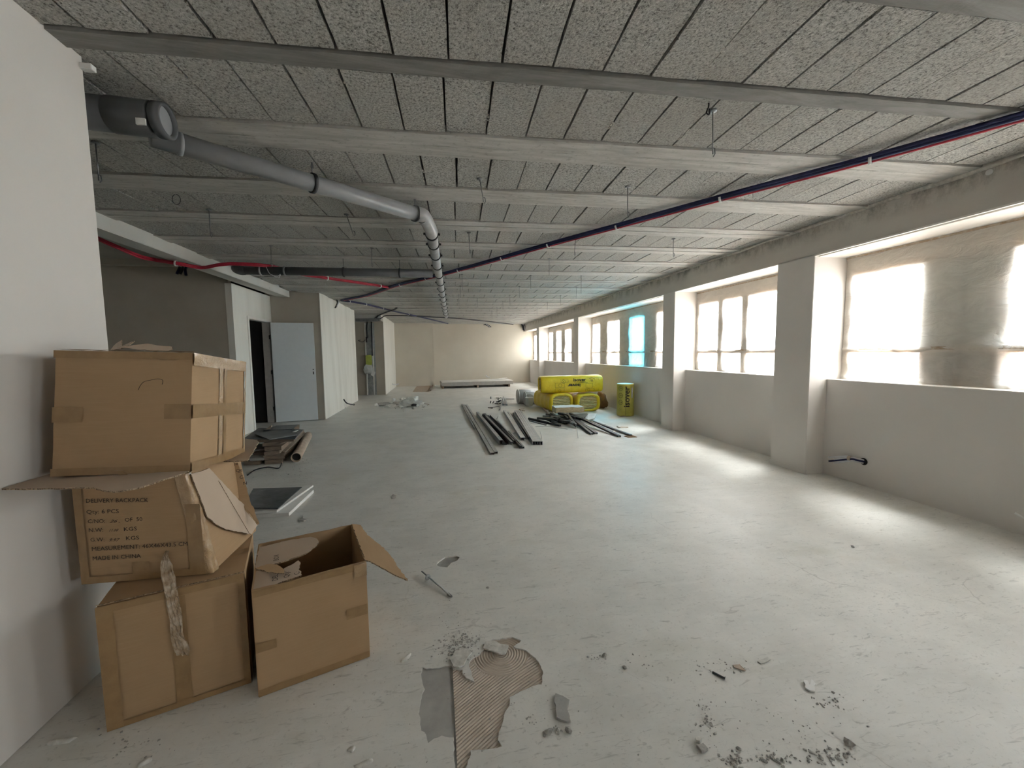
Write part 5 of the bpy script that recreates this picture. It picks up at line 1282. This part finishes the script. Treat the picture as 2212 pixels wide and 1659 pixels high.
# pile of boards and panels by the doorway
GP = 'panels piled before the doorway'
pz = 0.0
def stackbox(label, pts, z, th, mt, name='chipboard_strip', cat='board'): return plate(label, pts, th, mt, z, KS, name, cat, GP)
stackbox('bottom chipboard strip on the floor before the doorway', [(460, 790), (700, 770), (890, 470), (660, 480)], 0, .05, 'chip_wood')
stackbox('second chipboard strip before the doorway', [(440, 725), (730, 705), (1010, 430), (700, 440)], .052, .05, 'chip_wood')
stackbox('long pale-sided strip beside the cardboard tube', [(690, 690), (740, 710), (1040, 430), (990, 410)], .02, .09, 'pale_wood')
stackbox('third chipboard strip before the doorway', [(455, 665), (665, 640), (900, 420), (690, 430)], .104, .045, 'chip_wood')
stackbox('fourth chipboard strip before the doorway', [(455, 600), (690, 590), (880, 440), (690, 440)], .15, .05, 'chip_wood')
stackbox('top chipboard strip, under the grey panels', [(430, 540), (665, 515), (850, 440), (640, 440)], .202, .045, 'chip_wood')
stackbox('low grey board half hidden by the boxes', [(170, 800), (400, 790), (500, 640), (250, 650)], 0, .05, 'chip_wood')
stackbox('thin grey board above the low one', [(250, 740), (445, 730), (520, 600), (300, 620)], .055, .03, 'board_grey')
stackbox('another thin board behind the chipboard strips', [(300, 660), (470, 650), (560, 540), (330, 560)], .09, .03, 'chip_wood')
stackbox('pale board above the thin ones', [(300, 610), (450, 590), (520, 520), (330, 520)], .125, .02, 'board_grey')
stackbox('dark base board under the grey panels', [(170, 490), (860, 470), (1000, 340), (480, 320)], .25, .035, 'chip_wood')
stackbox('broad grey panel at the bottom of the slate panels', [(160, 445), (880, 440), (995, 315), (380, 290)], .29, .012, 'grey_panel', 'slate_panel', 'panel')
stackbox('dark slate panel at the back of the pile', [(440, 330), (830, 310), (940, 245), (620, 260)], .315, .012, 'dark_panel', 'slate_panel', 'panel')
stackbox('tilted grey slate panel on top of the pile', [(320, 375), (525, 450), (905, 385), (810, 310), (590, 320)], .312, .010, 'grey_panel', 'slate_panel', 'panel')
stackbox('pale wedge of board behind the slate panels', [(470, 330), (540, 325), (560, 265), (520, 290)], .30, .03, 'pale_wood', 'wood_wedge', 'offcut')
stackbox('small pale offcut at the back corner of the slate panels', [(870, 305), (935, 300), (940, 265), (910, 270)], .31, .03, 'pale_wood', 'wood_wedge', 'offcut')
stackbox('little pale strip on the slate panels', [(840, 345), (880, 342), (925, 318), (890, 322)], .327, .008, 'board_white', 'wood_wedge', 'offcut')
ta_, tb2 = FL(*KS(895, 755)), FL(*KS(1060, 440))
dv_ = (tb2 - ta_).normalized(); up_ = Vector((0, 0, .062))
r = thing('cardboard_tube', 'hollow cardboard tube lying beside the chipboard strips', 'tube', ta_)
MB().tube([ta_ + up_, tb2 + up_], .058, 24, False).build('tube_wall', 'pale_wood', r, smooth=True, solid=.008)
MB().ring(ta_ + up_ + dv_ * .35, dv_, .060, .057, .03, 24).build('tape_band', 'board_white', r, smooth=True)
MB().tube([ta_ + up_ + dv_ * .06, ta_ + up_ + dv_ * .065], .053, 24).build('bore_shade', 'black', r)  # black disc paints the dark inside of the hollow tube
tag(MB().tube(smoothpath([FL(*KS(x, y), z) for x, y, z in [(220, 935, .01), (330, 860, .01), (500, 825, .02), (640, 840, .01), (680, 800, .02), (690, 765, .04)]], 6), .007, 8).build('black_cable', 'black_conduit', smooth=True), 'black cable curling out from under the chipboard strips', 'cable')
plate('small grey leaf-shaped scrap on the floor near the black panel', [(930, 1570), (990, 1510), (985, 1545), (1040, 1560), (1000, 1575)], .012, 'board_grey', 0, KS, 'plaster_scrap', 'scrap')

# ================================================================== SMALL THINGS ON THE FLOOR
KD = crop(800, 830, 6.9125)
bits = [('crumpled grey wrapper at the left of the rubbish heap', (200, 320), .22, .12, .06, 'rubble_grey'), ('dark plate in the rubbish heap', (420, 300), .25, .1, .05, 'board_edge'),
        ('white plaster lump at the left tip of the rubbish heap', (95, 330), .06, .05, .05, 'board_white'), ('pale plaster lump at the front of the rubbish heap', (480, 340), .09, .06, .09, 'board_white'),
        ('white chunk at the back of the rubbish heap', (350, 250), .05, .05, .07, 'board_white'), ('pale crumpled paper behind the rubbish heap', (480, 240), .12, .08, .06, 'board_white'),
        ('white rag at the right of the rubbish heap', (760, 290), .10, .08, .04, 'board_white'), ('grey slab piece low in the rubbish heap', (300, 340), .15, .09, .05, 'rubble_pale'), ('dark crumb cluster in front of the rubbish heap', (640, 365), .12, .03, .02, 'rubble_grey')]
for k, (lab, p, a, b, c, mt) in enumerate(bits):
    q = FL(*KD(*p)); tag(MB().lump((q.x, q.y, c * .55), a, b, c, k + 20, .7, 2, yaw=k).build('rubbish_lump', mt), lab, 'rubbish', 'rubbish heap in the middle distance')
q = FL(*KD(620, 335)); r = thing('plastic_bag', 'clear crumpled plastic bag with a black mouth on the rubbish heap', 'bag', q)
MB().lump((q.x, q.y, .10), .22, .13, .15, 41, .8, 3).build('bag', 'bag_plastic', r)
q = FL(*KD(655, 335)); MB().lump((q.x, q.y - .1, .05), .07, .03, .045, 42, .4, 2).build('mouth', 'black', r)
wirebit('thin stick pointing right from the rubbish heap', [(800, 290, .02), (880, 302, 0)], .008, 'chip_wood', 'stick', KD)
# threaded rod with its washers lying near the open box
a, b = FL(*K(615, 402), .008), FL(*K(790, 540), .008)
r = thing('loose_rod', 'loose threaded hanger rod with washer lying on the floor beside the open box', 'hanger rod', (a + b) / 2)
MB().tube([a + Vector((0, 0, .012)), b], .0045, 10).build('rod', 'galvanised', r, smooth=True)
d = (b - a).normalized(); wpos = FL(*K(652, 428), .017)
MB().tube([wpos - d * .002, wpos + d * .002], .018, 18).build('washer', 'galvanised', r)
e_ = FL(*K(785, 540), .008)
MB().tube(smoothpath([e_ - d * .02 + Vector((.008, .004, 0)), e_ + d * .012 + Vector((.010, .0, 0)), e_ + d * .022, e_ + d * .004 - Vector((.006, .0, 0)), e_ - d * .015]), .0035, 8).build('hook', 'mid_steel', r, smooth=True)
# flakes and chunks of screed
def fragment(label, pts, th, mt, z=0.0, name='screed_fragment', seed=0, k=K):
    loop = jitter_loop([FL(*k(*p), z).to_2d() for p in pts], .008, .004, seed)
    return tag(MB().slab([Vector((p.x, p.y, z + .002 * noise.noise(Vector((p.x * 30, p.y * 30, seed))))) for p in loop], (0, 0, 1), th).build(name, mt), label, 'fragment')
fragment('grey ribbed screed chunk lying right of the bare patch', [(1455, 1168), (1500, 1185), (1545, 1210), (1530, 1260), (1540, 1300), (1550, 1342), (1525, 1345), (1490, 1335), (1465, 1320), (1458, 1260), (1447, 1200)], .008, 'bare_slab', .001, seed=3)
fragment('pale screed flake lying over the top of the bare patch', [(1000, 880), (1012, 842), (1060, 832), (1110, 850), (1162, 862), (1140, 914), (1110, 920), (1075, 905), (1035, 890)], .006, 'rubble_pale', .002, seed=6)
fragment('second pale flake at the left of the bare patch', [(790, 950), (820, 900), (870, 880), (905, 880), (930, 905), (900, 940), (880, 985), (850, 1000), (815, 990)], .005, 'rubble_pale', .002, seed=8)
def chunk(label, p, s, mt='rubble_grey', seed=0, k=K, name='rubble_chunk'):
    q = FL(*k(*p)); return tag(MB().lump((q.x, q.y, s * .35), s * 1.2, s, s * .6, seed, .6, 1, yaw=seed).build(name, mt), label, 'rubble')
chunk('largest crumb right of the grey ribbed chunk', (1535, 1398), .014, seed=2); chunk('dark crumb below the grey ribbed chunk', (1410, 1405), .014, seed=3); chunk('crumb between the dark ones below the ribbed chunk', (1470, 1390), .009, seed=4)
chunk('single pebble on the right of the bare patch', (1890, 998), .010, seed=5); chunk('small dark pebble above the bare patch', (1030, 495), .008, seed=6)
chunk('dark pebble pair on the open floor right of the patch', (1765, 920), .012, seed=7)
KR = crop(1400, 1000, 2.517)
chunk('little dark lump on the open floor below the bright light patch', (1112, 457), .012, seed=8, k=KR); chunk('round dark lump at the front of the floor', (1088, 1527), .016, seed=9, k=KR)
fragment('torn white paper scrap on the front floor', [(848, 1185), (870, 1192), (878, 1215), (890, 1182), (906, 1205), (908, 1248), (880, 1245), (858, 1230)], .006, 'white_plastic', .002, 'paper_scrap', 4, KR)
fragment('dark broken plate fragment at the front of the floor', [(262, 1545), (300, 1535), (325, 1565), (290, 1580)], .010, 'rubble_grey', .001, 'screed_fragment', 5, KR)
fragment('small white capped crumb beside the dark plate fragment', [(258, 1512), (275, 1502), (292, 1515), (280, 1528), (262, 1525)], .014, 'rubble_pale', .0, 'screed_fragment', 6, KR)
fragment('striped paint flake on the right part of the floor', [(595, 1080), (650, 1058), (668, 1072), (612, 1094)], .003, 'rubble_pale', .001, 'paint_flake', 7, KR)
fragment('yellowish flake next to the striped paint flake', [(460, 1100), (500, 1098), (530, 1132), (505, 1125), (470, 1115)], .004, 'pale_wood', .001, 'paint_flake', 8, KR)
a, b = FL(*KR(350, 1137), .004), FL(*KR(418, 1172), .004)
tag(MB().tube([a, b], .0045, 6).build('nail', 'dark_steel'), 'dark nail lying on the front floor', 'nail')
q = FL(849, 1076); tag(MB().lump((q.x, q.y, .012), .03, .022, .022, 33, .7, 1).build('rubble_chunk', 'rubble_grey'), 'lone grey chip in the middle of the floor beyond the open box', 'rubble')
q = FL(1345, 920); q = FL(887, 978)
# uncountable crumbs
cr_ = MB()
def crumbs(px, n, sx, sy, smin, smax, k=K, seed=1):
    rnd = random.Random(seed)
    for _ in range(n):
        q = FL(*k(px[0] + rnd.gauss(0, sx), px[1] + rnd.gauss(0, sy))); s = .8 * (smin + (smax - smin) * rnd.random() ** 2.5)
        cr_.lump((q.x, q.y, s * .3), s * rnd.uniform(.8, 1.5), s, s * .6, rnd.random() * 50, .6, 1, yaw=rnd.random() * 6)
crumbs((880, 830), 150, 55, 28, .002, .007, seed=2); crumbs((800, 890), 60, 60, 30, .002, .007, seed=3); crumbs((860, 920), 50, 45, 30, .002, .008, seed=4); crumbs((800, 720), 30, 40, 60, .002, .005, seed=5)
crumbs((1430, 1400), 14, 30, 14, .004, .008, seed=6); crumbs((1300, 1330), 10, 30, 25, .003, .006, seed=7); crumbs((1720, 930), 22, 40, 15, .002, .006, seed=8); crumbs((1990, 960), 10, 60, 30, .003, .006, seed=18)
crumbs((330, 1420), 40, 30, 25, .002, .008, KR, 9); crumbs((470, 1620), 50, 35, 25, .003, .009, KR, 10); crumbs((690, 1610), 50, 55, 18, .003, .009, KR, 11); crumbs((980, 1590), 60, 70, 25, .003, .009, KR, 12); crumbs((960, 1290), 30, 60, 25, .003, .007, KR, 13); crumbs((600, 1450), 60, 260, 110, .002, .005, KR, 14); crumbs((400, 1130), 40, 120, 50, .002, .005, KR, 15)
crumbs((300, 1320), 14, 25, 20, .002, .006, KR, 19); crumbs((900, 1250), 60, 500, 250, .002, .004, K, 16)
crumbs((880, 700), 70, 130, 120, .004, .012, KS, 17); crumbs((700, 900), 60, 250, 60, .003, .008, KS, 20)
crumbs((500, 330), 60, 170, 30, .01, .03, KD, 21)
KL = crop(0, 1000, 2.458); crumbs((700, 1500), 30, 90, 40, .002, .006, KL, 22); crumbs((1900, 1000), 30, 200, 160, .002, .005, KL, 23)
tag(cr_.build('crumbs', 'rubble_grey'), 'loose grey crumbs and grit scattered over the floor', 'grit', kind='stuff')
# plaster drips on the floor by the open box
for k, (lab, x, y, a_, b_, c_) in enumerate([('plaster blob by the foot of the bottom box', 325, 1480, .045, .012, .010), ('long plaster dribble in front of the bottom box', 770, 1590, .02, .012, .008), ('small round plaster drip at the front of the floor', 175, 1510, .012, .012, .006), ('plaster smear at the lower edge of the floor', 250, 1600, .010, .03, .006), ('smeared plaster lump left of the bare patch', 515, 940, .012, .03, .010)]):
    q = FL(*((KL(x, y)) if k < 2 else K(x, y))); tag(MB().lump((q.x, q.y, 0), a_, b_, c_, k + 60, .5, 2, yaw=.6 * k).build('plaster_drip', 'rubble_pale', smooth=True), lab, 'drip')
